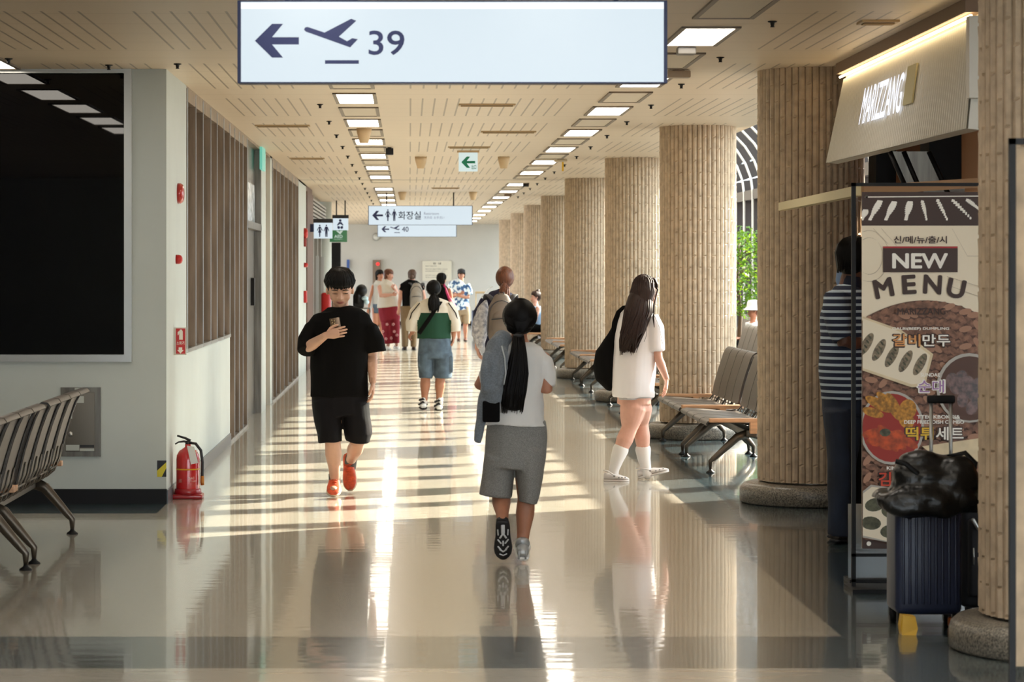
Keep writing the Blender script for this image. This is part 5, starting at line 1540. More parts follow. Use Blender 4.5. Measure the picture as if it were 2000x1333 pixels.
# fringe over the forehead
for i in range(40):
    a = rr.uniform(-.8, .8); fd = V(f.x, f.y, 0).normalized(); rd = V(fd.y, -fd.x, 0)
    d = fd * cos(a) + rd * sin(a)
    k.tube([hc + V(-.01, 0, .115), hc + d * .075 + V(0, 0, .085), hc + d * .096 + V(0, 0, .04), hc + d * .094 + V(0, 0, rr.uniform(.012, .03))], [.006, .008, .006, .002], 5)
k.obj('hair', M_hairB, P.t)
M_white_s = mat('white_soft_cotton', (228, 224, 226), .85)
k = MB()
P.loft(k, [(1232, 1266, 600, .06), (1216, 1276, 607, .10), (1206, 1284, 625, .13), (1202, 1283, 660, .14), (1198, 1281, 700, .15), (1195, 1280, 740, .155), (1194, 1279, 768, .16), (1195, 1278, 776, .155)], 28)
k.tube([P.p(1270, 618, -.04), P.p(1279, 640, -.05), P.p(1279, 665, -.06), P.p(1279, 685, -.06)], [(.07, .08), (.078, .085), (.077, .08), (.078, .075)], 18)
k.tube([P.p(1216, 618, .03), P.p(1208, 640, .05), P.p(1206, 670, .05)], [(.06, .07), (.06, .07), (.055, .065)], 18)
ts_ = garment(P, 't_shirt', k, M_white_s, .009, (.016, 4.5, (1, 1, .6)))
k = MB(); k.tube([P.p(1249, 608, -.115), P.p(1262, 630, -.155), P.p(1263, 655, -.165), P.p(1258, 668, -.165)], .0022, 5)
k.tube([P.p(1276, 612, -.13), P.p(1288, 640, -.135), P.p(1294, 672, -.12)], .0022, 5); k.obj('piping', M_grey, ts_)
k = MB(); P.loft(k, [(1208, 1274, 765, .125), (1209, 1273, 778, .125)], 22); P.loft(k, [(1208, 1246, 770, .10, -.05), (1208, 1246, 781, .10, -.05)], 18); P.loft(k, [(1232, 1273, 770, .10, .04), (1234, 1273, 782, .10, .04)], 18)
garment(P, 'shorts', k, mat('light_grey_cotton', (176, 172, 174), .9), .009, None)
M_sockw = mat('white_sock', (224, 220, 216), .9); M_clog = mat('white_foam', (216, 210, 206), .5)
k = MB(); k.tube([P.p(1212, 879, -.07), P.p(1205, 898, -.08), P.p(1199, 918, -.08), P.p(1197, 930, -.08)], [(.066, .066), (.054, .056), (.042, .046), (.044, .046)], 16, rnd=True); k.obj('sock', M_sockw, P.t)
k = MB(); k.tube([P.p(1256, 879, .055), P.p(1258, 898, .045), P.p(1262, 916, .04), P.p(1264, 926, .03)], [(.064, .064), (.052, .054), (.042, .046), (.044, .046)], 16, rnd=True); k.obj('sock', M_sockw, P.t)
def clog(h_, t_, up):
    o = shoe(P, 'clog', h_, t_, up, [M_clog, M_clog], .055, parts='x', collar=.072)
    ax = (t_ - h_).normalized(); L = (t_ - h_).length; up = (up - ax * up.dot(ax)).normalized(); sd = ax.cross(up)
    k = MB()
    for q in (.60, .72, .84):
        c = h_ + ax * (q * L) + sd * (.047 if q < .8 else .036) + up * .037
        k.ell(c, (.008, .008, .006))
        c = h_ + ax * (q * L) + sd * (-.047 if q < .8 else -.036) + up * .037
        k.ell(c, (.008, .008, .006))
    c = h_ + ax * (.42 * L) + sd * .047 + up * .05; k.ell(c, (.009, .005, .009)); c = h_ + ax * (.42 * L) - sd * .047 + up * .05; k.ell(c, (.009, .005, .009))
    k.obj('vent_hole', M_grey, o)
    k = MB(); k.tube([h_ + ax * (.42 * L) - sd * .044 + up * .055, h_ + ax * (.20 * L) - sd * .047 + up * .085, h_ + ax * (.03 * L) + up * .09, h_ + ax * (.20 * L) + sd * .047 + up * .085, h_ + ax * (.42 * L) + sd * .044 + up * .055], [(.006, .009)] * 5, 8, ref=up); k.obj('heel_strap', M_clog, o)
clog(P.p(1179, 941.5, -.10), P.p(1229, 941.5, -.12), V(0, 0, 1))
clog(P.p(1247, 936.5, .05), P.p(1307, 922, .03), V(-.25, 0, 1))
# black shoulder bag
c0 = P.p(1178, 700, .05)
bg = thing('shoulder_bag', 'black fabric shoulder bag hanging at the back of the woman in white', 'bag', P.o + V(c0.x, c0.y, 0))
off = P.o - bg.location
k = MB(); pts, rad = P.sec([(1196, 1206, 640, .03, .02), (1180, 1204, 665, .05, .02), (1163, 1204, 690, .08, .02), (1157, 1206, 715, .09, .02), (1162, 1206, 738, .08, .02), (1178, 1204, 752, .05, .02)])
k.tube([p + off for p in pts], rad, 22, rnd=True); k.remeshed('body', M_blk, bg, .01, 2, (.010, 6, (1, 1, .6)))
k = MB(); k.tube([P.p(1200, 655, .0) + off, P.p(1201, 630, -.02) + off, P.p(1208, 610, -.05) + off, P.p(1218, 600, -.06) + off, P.p(1228, 597, -.02) + off], [(.03, .012), (.024, .009), (.020, .007), (.018, .006), (.018, .006)], 10, ref=(1, 0, .3)); k.obj('strap', M_blk, bg)

# ---- 4. girl in green and cream raglan shirt, denim shorts
P = Person('girl from behind in green and cream t-shirt, denim cargo shorts and black and white sneakers', 848, 802)
f = V(0, 1, 0); u = V(0, 0, 1)
k = MB(); ex = MB()
hc = P.p(847, 565); head(k, None, hc, f, u, .21)
k.tube([P.p(848, 595), P.p(848, 580)], [.05, .045], 14)
P.loft(k, [(826, 872, 665, .11), (824, 874, 630, .10), (826, 870, 605, .09), (838, 858, 590, .05)])
arm(k, P.p(822, 605), P.p(808, 640), P.p(806, 652, .08), .95); arm(k, P.p(874, 605), P.p(886, 642), P.p(886, 661, .0), .95)
leg(k, P.p(834, 670), P.p(831, 740), P.p(829, 782), 1.12); leg(k, P.p(862, 670), P.p(860, 740), P.p(858, 784), 1.12)
hand(ex, P.p(886, 657, 0), V(-.1, -.1, -1), V(-1, 0, 0), V(0, 1, 0), .35, .95); hand(ex, P.p(804, 650, .06), V(-.3, .5, -.5), V(1, 0, 0), V(0, 1, .3), .6, .95)
k.remeshed('body', [M_skinB], P.t, .011, 2, extra=ex)
k = MB(); c_ = P.p(847, 563); k.ell(c_ + V(0, -.005, .005), (.090, .10, .098)); tie = P.p(847, 577, -.09)
rr = random.Random(6)
for i in range(120):
    th = rr.uniform(0, 2 * pi); k.tube([c_ + V(cos(th) * .088, .04, sin(th) * .092), c_ + V(cos(th) * .075, -.06, sin(th) * .075), tie], [.007, .009, .006], 5)
tail(k, [tie, P.p(847, 585, -.13), P.p(847, 595, -.14), P.p(847, 603, -.14)], [(.035, .03), (.062, .035), (.07, .035), (.055, .03)], 60, .008, 4)
k.obj('hair', M_hairK, P.t)
k = MB()
P.loft(k, [(836, 860, 583, .06), (820, 876, 589, .09), (812, 884, 600, .12), (812, 882, 625, .13), (814, 880, 645, .135), (813, 881, 662, .14)], 26)
k.tube([P.p(824, 594), P.p(812, 612), P.p(804, 632, -.02), P.p(803, 648, -.02)], [(.07, .08), (.085, .085), (.078, .085), (.065, .08)], 18)
k.tube([P.p(872, 594), P.p(882, 612), P.p(889, 634, -.02), P.p(890, 648, -.02)], [(.07, .08), (.082, .085), (.074, .085), (.062, .08)], 18)
M_cream = mat('cream_cotton', (216, 206, 190), .85); M_grn = mat('dark_green_cotton', (14, 62, 40), .85)
ctr = P.p(848, 640)
def raglan(c):
    px = 848 + (c.x - ctr.x) / P.u; py = 640 - (c.z - ctr.z) / P.u
    if py < 611 - .012 * (abs(px - 848)) ** 2 * .0: return 0
    lim = 32 if py > 625 else 30 - (625 - py) * .35
    return 1 if abs(px - 848) < lim + 1 else 0
gt_ = k.remeshed('t_shirt', [M_cream, M_grn], P.t, .009, 2, (.009, 6, (1, 1, .6)), raglan)
k = MB(); k.tube([P.p(862, 590, -.11), P.p(850, 605, -.155), P.p(835, 628, -.165), P.p(818, 652, -.155)], [(.026, .008)] * 4, 8, ref=(1, 0, .8)); o = k.obj('shoulder_strap', M_blk, P.t)
for (a_, b_, c_) in (((820, 592), (804, 612), (796, 640)), ((876, 592), (890, 612), (898, 640))):
    k = MB(); k.tube([P.p(*a_, -.09), P.p(*b_, -.09), P.p(*c_, -.06)], .0065, 6); k.obj('sleeve_stripe', M_blk, gt_)
M_denim = mat('faded_denim', (92, 110, 126), .85, noise_=(9, .25), bump=(120, .3, .002))
k = MB()
P.loft(k, [(818, 880, 658, .13), (817, 882, 675, .14), (816, 883, 700, .14)], 26)
P.loft(k, [(816, 848, 690, .125), (817, 846, 720, .12), (818, 845, 739, .118)], 20); P.loft(k, [(846, 884, 690, .125), (848, 884, 720, .12), (849, 883, 739, .118)], 20)
sh_ = garment(P, 'shorts', k, M_denim, .010, (.008, 8, (1, 1, .5)))
k = MB(); p = P.p(819, 706, -.06); k.rbox(p.x - .012, p.x + .02, p.y - .03, p.y + .06, p.z - .07, p.z + .07, .012); p = P.p(879, 712, -.06); k.rbox(p.x - .03, p.x + .035, p.y - .03, p.y + .06, p.z - .10, p.z + .10, .015); k.obj('cargo_pocket', M_denim, sh_)
for (xa, ya) in ((826, 801), (857, 804)):
    q = shoe(P, 'shoe', P.p(xa + 1, ya, -.06) * 1, P.p(xa, ya - 4, .20), V(0, 0, 1), [M_white, M_black, M_ink], .052)
    k = MB(); c = P.p(xa, ya - 10, -.05); k.tube([c + V(-.05, .05, .0), c + V(0, -.015, .035), c + V(.05, .05, .0)], [.012, .014, .012], 8); k.tube([c + V(-.045, .04, .055), c + V(0, -.01, .07), c + V(.045, .04, .055)], [.012, .014, .012], 8); k.obj('trim', M_ink, q)
    k = MB(); k.tube([P.p(xa + 2, 777), P.p(xa + 1, 790)], [.042, .044], 14); k.obj('sock', M_sockw, P.t)
for q in [c for c in P.t.children if c.name.startswith('shoe')]:
    for v in q.data.vertices: pass

# ---- 5. traveller with grey backpack and auburn ponytail
P = Person('traveller from behind with auburn ponytail and navy top, mostly hidden by the ponytailed woman', 985, 880)
f = V(0, 1, 0)
k = MB(); ex = MB(); hc = P.p(987, 546); head(k, None, hc, f, u, .21)
k.tube([P.p(986, 582), P.p(986, 560)], [.05, .045], 14)
P.loft(k, [(962, 1010, 720, .11), (962, 1010, 660, .10), (958, 1012, 600, .10), (976, 998, 578, .05)])
arm(k, P.p(948, 600), P.p(936, 650, 0), P.p(932, 682, .04), .95); arm(k, P.p(1016, 600), P.p(1020, 650), P.p(1018, 690, .05), .95)
leg(k, P.p(974, 725), P.p(974, 800), P.p(974, 860), 1.0); leg(k, P.p(998, 725), P.p(998, 800), P.p(998, 860), 1.0)
hand(ex, P.p(932, 678, .03), V(.15, -.1, -1), V(1, 0, 0), V(0, 1, 0), .5, .9); hand(ex, P.p(1018, 690, .05), V(-.1, -.1, -1), V(-1, 0, 0), V(0, 1, 0), .5, .9)
k.remeshed('body', [M_skinD], P.t, .011, 2, extra=ex)
k = MB(); c_ = P.p(986, 544); k.ell(c_ + V(0, -.004, .010), (.089, .10, .106)); tie = P.p(985, 558, -.10)
for i in range(110):
    th = rr.uniform(0, 2 * pi); k.tube([c_ + V(cos(th) * .080, .03, sin(th) * .084), c_ + V(cos(th) * .065, -.06, sin(th) * .065), tie], [.007, .008, .006], 5)
tail(k, [tie, P.p(985, 568, -.13), P.p(984, 580, -.14), P.p(983, 586, -.14)], [(.03, .025), (.045, .03), (.05, .03), (.03, .02)], 40, .007, 8)
k.obj('hair', M_hairR, P.t)
k = MB(); P.loft(k, [(974, 998, 568, .06), (955, 1012, 575, .09), (942, 1022, 590, .12), (944, 1020, 640, .12), (948, 1018, 690, .12), (948, 1018, 720, .12)], 24)
k.tube([P.p(950, 588), P.p(938, 610), P.p(932, 640)], [(.06, .07), (.065, .07), (.05, .06)], 16); k.tube([P.p(1014, 588), P.p(1022, 612), P.p(1022, 650)], [(.06, .07), (.06, .07), (.05, .06)], 16)
garment(P, 'top', k, mat('navy_cotton', (34, 34, 62), .85), .010, (.008, 7, (1, 1, .6)))
k = MB(); P.loft(k, [(952, 1016, 712, .13), (950, 1018, 750, .13)], 22); P.loft(k, [(952, 986, 740, .11), (956, 986, 800, .1), (960, 986, 855, .08)], 18); P.loft(k, [(984, 1017, 740, .11), (984, 1012, 800, .1), (985, 1010, 855, .08)], 18)
garment(P, 'trousers', k, M_blk, .011, (.006, 7, (1, 1, .5)))
for xa in (974, 998): shoe(P, 'shoe', P.p(xa, 879, -.06), P.p(xa, 870, .20), V(0, 0, 1), [M_ink, M_white, M_white], .048)
for o_ in P.t.children:
    pass
M_pack = mat('taupe_nylon', (120, 108, 98), .7, noise_=(5, .12)); M_pack2 = mat('dark_grey_nylon', (62, 62, 66), .7)
def backpack(P, lb, x0, x1, y0, y1, dy, m1, m2, strapx=(0, 0), strap_top=None, d=.085):
    c = P.p((x0 + x1) / 2, (y0 + y1) / 2, dy); t = thing('backpack', lb, 'backpack', P.o + V(c.x, c.y, 0))
    zc = c.z; hw = (x1 - x0) / 2 * P.u; hh = (y1 - y0) / 2 * P.u
    k = MB(); k.tube([V(0, 0, zc - hh), V(0, 0, zc - hh * .6), V(0, .0, zc), V(0, .01, zc + hh * .6), V(0, .02, zc + hh)], [(hw * .85, d * .9), (hw, d), (hw * .98, d), (hw * .86, d * .85), (hw * .55, d * .5)], 22, rnd=True)
    b_ = k.remeshed('body', m1, t, .011, 3)
    k = MB(); k.tube([V(0, -d * .6, zc - hh * .8), V(0, -d * .75, zc - hh * .4), V(0, -d * .7, zc + hh * .1), V(0, -d * .5, zc + hh * .4)], [(hw * .6, d * .4), (hw * .7, d * .5), (hw * .66, d * .45), (hw * .4, d * .3)], 18, rnd=True); k.remeshed('front_pocket', m1, t, .011, 2)
    k = MB(); pts = []
    for i in range(13):
        a = pi * i / 12; pts.append(V(-cos(a) * hw * .9, -d * .45, zc + hh * .1 + sin(a) * hh * .75))
    k.tube([V(-hw * .95, -d * .5, zc - hh * .8)] + pts + [V(hw * .95, -d * .5, zc - hh * .8)], .006, 6); k.tube([V(-hw * .7, -d * 1.1, zc - hh * .05), V(0, -d * 1.25, zc + hh * .0), V(hw * .7, -d * 1.1, zc - hh * .05)], .006, 6); k.obj('zip', m2, t)
    k = MB(); k.tube([V(-.03, 0, zc + hh * .98), V(-.02, 0, zc + hh + .05), V(.02, 0, zc + hh + .05), V(.03, 0, zc + hh * .98)], .007, 6); k.obj('handle', m2, t)
    for q in (-1, 1):
        k = MB(); k.tube([V(q * hw * .5, d * .3, zc + hh * .85), V(q * hw * .9, d * .9, zc + hh * 1.12), V(q * hw * 1.0, d * .9 + .10, zc + hh * 1.12), V(q * hw * 1.1, d + .22, zc + hh * .7)], [(.026, .008)] * 4, 8, ref=(1, 0, 0)); k.obj('strap', m2, t)
    return t
backpack(P, 'taupe and grey backpack on the auburn-haired traveller', 951, 1008, 582, 662, -.30, M_pack, M_pack2)
c = P.p(938, 628, -.14); t = thing('drawstring_bag', 'white patterned drawstring bag hanging from the backpack traveller', 'bag', P.o + V(c.x, c.y, 0)); off = P.o - t.location
k = MB(); pts, rad = P.sec([(944, 954, 588, .02, -.12), (932, 956, 604, .05, -.13), (923, 956, 630, .07, -.14), (922, 952, 655, .07, -.14), (930, 946, 674, .04, -.14)]); k.tube([p + off for p in pts], rad, 18, rnd=True)
k.remeshed('body', mat('white_lace_print', (206, 204, 206), .8, noise_=(34, .3, (140, 140, 150))), t, .011, 2, (.010, 8, (1, 1, .6)))
k = MB(); k.tube([P.p(940, 582, -.15) + off, P.p(952, 566, -.12) + off, P.p(962, 560, -.06) + off], .004, 6); k.obj('strap', M_white, t)

# ---- far people (compact builder)
def far_person(label, cx, footy, fdir, headpx, skin, hair, hairkind, top, bottom, arms_, legs_, topm, botm, shoem, shoelist, h=.22, extra_fn=None, voxel=.014, top_name='top', bottom_name='trousers', hands_dir=None, dY=0, sleeves=()):
    P = Person(label, cx, footy, dY)
    k = MB(); ex = MB(); hc = P.p(*headpx); face_cam = fdir.y < .3
    head(k, ex if face_cam else None, hc, fdir, V(0, 0, 1), h)
    k.tube([hc + V(0, .01, -.17), hc + V(0, 0, -.06)], [.058, .05], 14)
    L = [(q[0] + 2, q[1] - 2, q[2], q[3] * .8) for q in top]; P.loft(k, L, 18)
    for (a, b, c_, sc) in arms_:
        arm(k, P.p(*a), P.p(*b), P.p(*c_), sc)
        d = (P.p(*c_) - P.p(*b)); hand(ex, P.p(*c_), d, V(0, -1, .2) if not hands_dir else hands_dir, V(1, 0, .2), .45, .95)
    for (a, b, c_, sc) in legs_: leg(k, P.p(*a), P.p(*b), P.p(*c_), sc)
    k.remeshed('body', [skin, M_hairK, M_lip, M_eye], P.t, voxel, 2, extra=ex)
    k = MB()
    if hairkind == 'short': cap_hair(k, hc, fdir, V(0, 0, 1), h, 110, r=.010, seedv=int(cx))
    elif hairkind == 'bob':
        cap_hair(k, hc, fdir, V(0, 0, 1), h, 140, r=.011, seedv=int(cx), back=-.12)
    elif hairkind == 'bun':
        cap_hair(k, hc, fdir, V(0, 0, 1), h, 110, r=.009, seedv=int(cx), fringe=.06, back=-.05); k.ell(hc - fdir * .06 + V(0, 0, .125), (.038, .038, .035))
    elif hairkind == 'lowbun':
        cap_hair(k, hc, fdir, V(0, 0, 1), h, 110, r=.009, seedv=int(cx), fringe=.06, back=-.09); k.ell(hc - fdir * .11 + V(0, 0, -.03), (.05, .04, .045))
    k.obj('hair', hair, P.t)
    k = MB(); P.loft(k, top, 22)
    for (pts, rad) in sleeves: k.tube([P.p(*q) for q in pts], rad, 14)
    garment(P, top_name, k, topm, .013, (.008, 6, (1, 1, .7)))
    k = MB()
    for L in bottom: P.loft(k, L, 20)
    garment(P, bottom_name, k, botm, .013, (.007, 6, (1, 1, .4)))
    for (hx, tx, y, dy, tdy) in shoelist:
        shoe(P, 'shoe', P.p(hx, y, dy), P.p(tx, y, dy + tdy) * 1, V(0, 0, 1), shoem, .05, parts='x')
    for o_ in P.t.children:
        if o_.name.startswith('shoe'):
            zmin = min(v.co.z for v in o_.data.vertices)
    return P
M_maroon = mat('maroon_trousers', (138, 26, 44), .85, noise_=(3.4, .0, (138, 26, 44)))
P6 = far_person('woman with short auburn hair in white sleeveless top and maroon flowered trousers', 760, 683, V(.9, -.45, -.05).normalized(), (760, 537), M_skinD, M_hairR, 'bob',
    [(750, 770, 548, .06), (740, 772, 556, .12), (738, 776, 570, .16), (737, 779, 585, .18), (736, 783, 600, .205)],
    [[(739, 780, 592, .15), (739, 781, 610, .16), (742, 782, 625, .16)], [(742, 768, 618, .13), (746, 768, 645, .11), (750, 769, 672, .10)], [(760, 781, 618, .13), (766, 781, 645, .11), (770, 781, 671, .10)]],
    [((742, 562, -.05), (744, 578, -.12), (766, 576, -.22), 1.25), ((770, 560, .1), (776, 574, .05), (768, 562, -.15), 1.1)], [((755, 605), (757, 640), (758, 675), 1.1), ((771, 605), (773, 640), (775, 674), 1.1)],
    mat('white_knit', (214, 208, 196), .85), M_maroon, [M_white, M_white], [(752, 762, 683, 0, -.10), (770, 779, 682, .1, -.12)], top_name='sleeveless_top')
k = MB()
for (px, py) in ((756, 634), (770, 648), (764, 661), (775, 655), (748, 636 + 12), (768, 664 - 30), (754, 662)):
    for i in range(5):
        a = i * 1.257; c = P6.p(px, py, -.185 + .0022 * (py - 615) * 1.0); k.ell(c + V(cos(a) * .02, .0, sin(a) * .02), (.014, .03, .014))
fl = k.obj('flower_print', mat('pale_flower', (226, 170, 170), .8), [c for c in P6.t.children if c.name.startswith('trousers')][0])
far_person('dark-haired woman in pale vest and denim shorts behind the woman in maroon trousers', 738, 679, V(.55, -.8, 0).normalized(), (742, 538), M_skinB, M_hairK, 'bob',
    [(734, 748, 549, .06), (729, 750, 556, .10), (729, 751, 575, .11), (728, 750, 600, .12)],
    [[(728, 750, 594, .12), (728, 749, 612, .12)]], [((729, 560), (723, 582, 0), (720, 603, -.05), .95), ((750, 560), (753, 582), (752, 600), .9)], [((733, 605), (733, 640), (734, 674), .95), ((744, 605), (745, 640), (745, 674), .95)],
    mat('pale_grey_vest', (186, 184, 176), .85), M_denim, [M_white, M_white], [(733, 733, 679, .04, -.2), (745, 746, 679, .04, -.2)], top_name='vest', bottom_name='shorts', dY=.4)
P8 = far_person('woman from behind in black top and khaki trousers wearing a pale backpack', 802, 684, V(.1, 1, 0).normalized(), (805, 538), M_skinD, mat('ash_brown_hair', (86, 64, 52), .5), 'lowbun',
    [(796, 814, 547, .06), (784, 824, 554, .10), (784, 824, 575, .12), (786, 824, 605, .13)],
    [[(782, 816, 598, .14), (782, 817, 620, .14)], [(782, 799, 615, .12), (784, 798, 650, .10), (785, 797, 678, .095)], [(799, 816, 615, .12), (801, 815, 650, .10), (802, 813, 678, .095)]],
    [((785, 560), (781, 585), (779, 604, 0), 1.15), ((823, 560), (829, 582), (828, 600), 1.1)], [((791, 610), (791, 645), (791, 676), 1.0), ((808, 610), (808, 645), (808, 676), 1.0)],
    M_blk, mat('khaki_cotton', (122, 100, 72), .85), [mat('brown_shoe', (60, 42, 32), .6), M_ink], [(792, 788, 684, -.05, .2), (808, 808, 684, -.05, .2)], sleeves=[([(788, 557), (784, 568)], [(.07, .08), (.06, .07)]), ([(820, 557), (825, 568)], [(.07, .08), (.06, .07)])])
backpack(P8, 'pale grey backpack on the woman in black top and khaki trousers', 800, 827, 556, 602, -.28, mat('pale_grey_nylon', (150, 142, 132), .75), M_pack2, d=.07)
far_person('dark-haired person in black top with a pink strap, behind the girl in green', 864, 700, V(.5, .85, 0).normalized(), (863, 546), M_skinB, M_hairK, 'bob',
    [(854, 872, 557, .06), (848, 876, 563, .10), (847, 878, 585, .11), (847, 878, 615, .12)],
    [[(847, 878, 608, .12), (848, 877, 630, .12)], [(848, 863, 625, .11), (850, 862, 690, .08)], [(862, 877, 625, .11), (863, 875, 690, .08)]],
    [((848, 568), (843, 595), (843, 620), 1.0), ((878, 568), (882, 590), (880, 612), 1.0)], [((855, 620), (855, 655), (855, 690), .95), ((870, 620), (870, 655), (870, 690), .95)],
    M_blk, M_pack2, [M_white, M_white], [(855, 855, 700, 0, .2), (870, 870, 700, 0, .2)])
P_ = P6
c = PX(880, 590, 51.4); t = thing('shoulder_bag', 'pink shoulder bag with pink strap between the girl in green and the floral-shirt man', 'bag', (c.x, 51.4 - 1.5, 0))
Yb = 49.9
k = MB(); a = PX(879, 600, Yb); k.tube([V(0, 0, a.z - .13), V(0, 0, a.z), V(-.03, 0, a.z + .15)], [(.085, .05), (.09, .06), (.03, .03)], 14, rnd=True); k.obj('body', mat('dusty_pink', (196, 96, 116), .7), t)
k = MB(); q = PX(866, 553, Yb); k.tube([V(-.03, 0, a.z + .1), V(q.x - c.x, .03, q.z)], [(.022, .008)] * 2, 8); k.obj('strap', mat('hot_pink', (190, 50, 100), .7), t)

def floral():
    m = mat('blue_floral_print', (214, 224, 232), .8); nt = m.node_tree; b = nt.nodes['Principled BSDF']
    tc = nt.nodes.new('ShaderNodeTexCoord'); v = nt.nodes.new('ShaderNodeTexNoise'); v.inputs['Scale'].default_value = 13; v.inputs['Detail'].default_value = 2
    nt.links.new(tc.outputs['Object'], v.inputs['Vector'])
    r = nt.nodes.new('ShaderNodeValToRGB'); r.color_ramp.interpolation = 'CONSTANT'
    r.color_ramp.elements[0].color = rgb(52, 84, 128); r.color_ramp.elements[0].position = 0
    r.color_ramp.elements[1].color = rgb(220, 230, 236); r.color_ramp.elements[1].position = .50
    e = r.color_ramp.elements.new(.46); e.color = rgb(120, 164, 196)
    nt.links.new(v.outputs['Fac'], r.inputs[0]); nt.links.new(r.outputs[0], b.inputs['Base Color']); return m
far_person('man in cap, blue and white floral shirt and khaki shorts with folded arms', 902, 667, V(-.1, -1, 0).normalized(), (901, 537), M_skinB, M_hairK, 'short',
    [(892, 910, 549, .07), (878, 914, 554, .12), (877, 916, 570, .15), (880, 916, 590, .16), (884, 917, 606, .16)],
    [[(886, 918, 598, .15), (886, 918, 615, .15)], [(886, 902, 608, .12), (888, 902, 633, .11)], [(902, 918, 608, .12), (904, 918, 633, .11)]],
    [((879, 562), (880, 580, -.08), (900, 574, -.26), 1.15), ((914, 562), (914, 582, -.08), (892, 577, -.28), 1.15)], [((894, 612), (895, 638), (896, 660), 1.05), ((910, 612), (909, 638), (909, 660), 1.05)],
    floral(), mat('khaki_shorts', (152, 132, 106), .85), [mat('brown_sandal', (84, 46, 32), .6), M_ink], [(896, 896, 667, .08, -.24), (909, 909, 667, .08, -.24)], top_name='shirt', bottom_name='shorts', h=.225,
    sleeves=[([(882, 556), (877, 568, -.03), (878, 576, -.06)], [(.08, .09), (.085, .09), (.08, .08)]), ([(912, 556), (916, 568, -.03), (917, 576, -.05)], [(.08, .09), (.085, .09), (.08, .08)])])
Pf = [o for o in C.objects if o.name.startswith('person') and o.get('label', '').startswith('man in cap')][0]
k = MB(); c = PX(901, 530, Pf.location.y) - Pf.location; k.ell(c + V(0, .01, .0), (.098, .11, .065)); k.tube([c + V(0, -.08, -.02), c + V(0, -.17, -.04)], [(.07, .008), (.05, .006)], 12); k.obj('cap', mat('dark_cap', (36, 36, 40), .7), Pf)

# seated woman with bun
def seated(label, cx, Y, fdir, headpx, skin, hair, kind, topm, botm, hat=None):
    P = Person(label, cx, 530 + EYE * FX / Y)
    k = MB(); ex = MB(); hc = P.p(*headpx); fd = V(fdir.x, fdir.y, 0).normalized(); sd = V(fd.y, -fd.x, 0)
    head(k, ex, hc, fdir, V(0, 0, 1), .22)
    nk = hc + V(0, 0, -.15); ch = V(hc.x, hc.y, .80) - fd * .02; pv = V(hc.x, hc.y, .55) - fd * .05
    k.tube([nk + V(0, 0, -.02), hc + V(0, 0, -.05)], [.055, .048], 12)
    k.tube([pv, V(hc.x, hc.y, .72), V(hc.x, hc.y, .92), nk + V(0, 0, -.06), nk], [(.15, .12), (.14, .11), (.17, .11), (.12, .07), (.06, .05)], 18, ref=sd)
    for q in (-1, 1):
        s0 = nk + V(0, 0, -.08) + sd * q * .17; e0 = s0 + V(0, 0, -.26) + fd * .06; w0 = V(pv.x, pv.y, .66) + fd * .30 + sd * q * .08
        arm(k, s0, e0, w0, .95); hand(ex, w0, fd + V(0, 0, -.3), V(0, 0, -1), sd * -q, .4, .9)
        hp = V(pv.x, pv.y, .54) + sd * q * .09; kn = hp + fd * .42; an = V(kn.x, kn.y, .10) + fd * .03
        leg(k, hp, kn + V(0, 0, -.02), an, 1.0)
        shoe(P, 'shoe', V(an.x, an.y, 0) - fd * .07, V(an.x, an.y, 0) + fd * .19, V(0, 0, 1), [M_white, M_white, M_white], .045, parts='x')
    k.remeshed('body', [skin, M_hairK, M_lip, M_eye], P.t, .012, 2, extra=ex)
    k = MB()
    cap_hair(k, hc, fdir, V(0, 0, 1), .22, 110, r=.009, seedv=5, fringe=.06, back=-.06)
    if kind == 'bun': k.ell(hc - fd * .05 + V(0, 0, .125), (.04, .04, .035))
    k.obj('hair', hair, P.t)
    k = MB(); zt = .98 if kind == 'bun' else nk.z - .03
    k.tube([pv + V(0, 0, -.02), V(hc.x, hc.y, .72), V(hc.x, hc.y, .90), V(hc.x, hc.y, zt)], [(.17, .14), (.16, .13), (.18, .13), (.165 if kind == 'bun' else .09, .12)], 20, ref=sd)
    if kind != 'bun':
        for q in (-1, 1): k.tube([nk + V(0, 0, -.07) + sd * q * .13, nk + V(0, 0, -.11) + sd * q * .19, nk + V(0, 0, -.26) + sd * q * .20 + fd * .03], [.07, .075, .065], 14)
    garment(P, 'top', k, topm, .012, (.007, 7, (1, 1, .7)))
    k = MB()
    for q in (-1, 1):
        hp = V(pv.x, pv.y, .545) + sd * q * .09; k.tube([hp - fd * .05, hp + fd * .2, hp + fd * .40], [.105, .095, .08], 16, rnd=True)
    garment(P, 'shorts', k, botm, .012, None)
    if hat:
        k = MB(); k.lathe([(.155, -.02), (.15, -.015), (.108, .035), (.10, .10), (.085, .125), (.03, .135), (.001, .136)], (hc.x, hc.y, hc.z + .03), 28); k.lathe([(.152, -.028), (.104, .03)], (hc.x, hc.y, hc.z + .03), 28); k.obj('bucket_hat', hat, P.t)
    return P
seated('woman with hair bun and pale blue top seated on a distant bench by the columns', 1050, 52.3, V(-1, -.25, -.1).normalized(), (1046, 580.5), M_skinD, mat('brown_hair', (60, 40, 32), .5), 'bun', mat('pale_blue_cotton', (150, 180, 214), .85), M_blk)
seated('person in white bucket hat and white shirt seated on a window bench below the tree', 1478, 39.6, V(-1, -.1, -.3).normalized(), (1472, 607), M_skinB, M_hairR, 'x', M_white_t, M_blk, mat('white_hat_cotton', (214, 208, 206), .85))

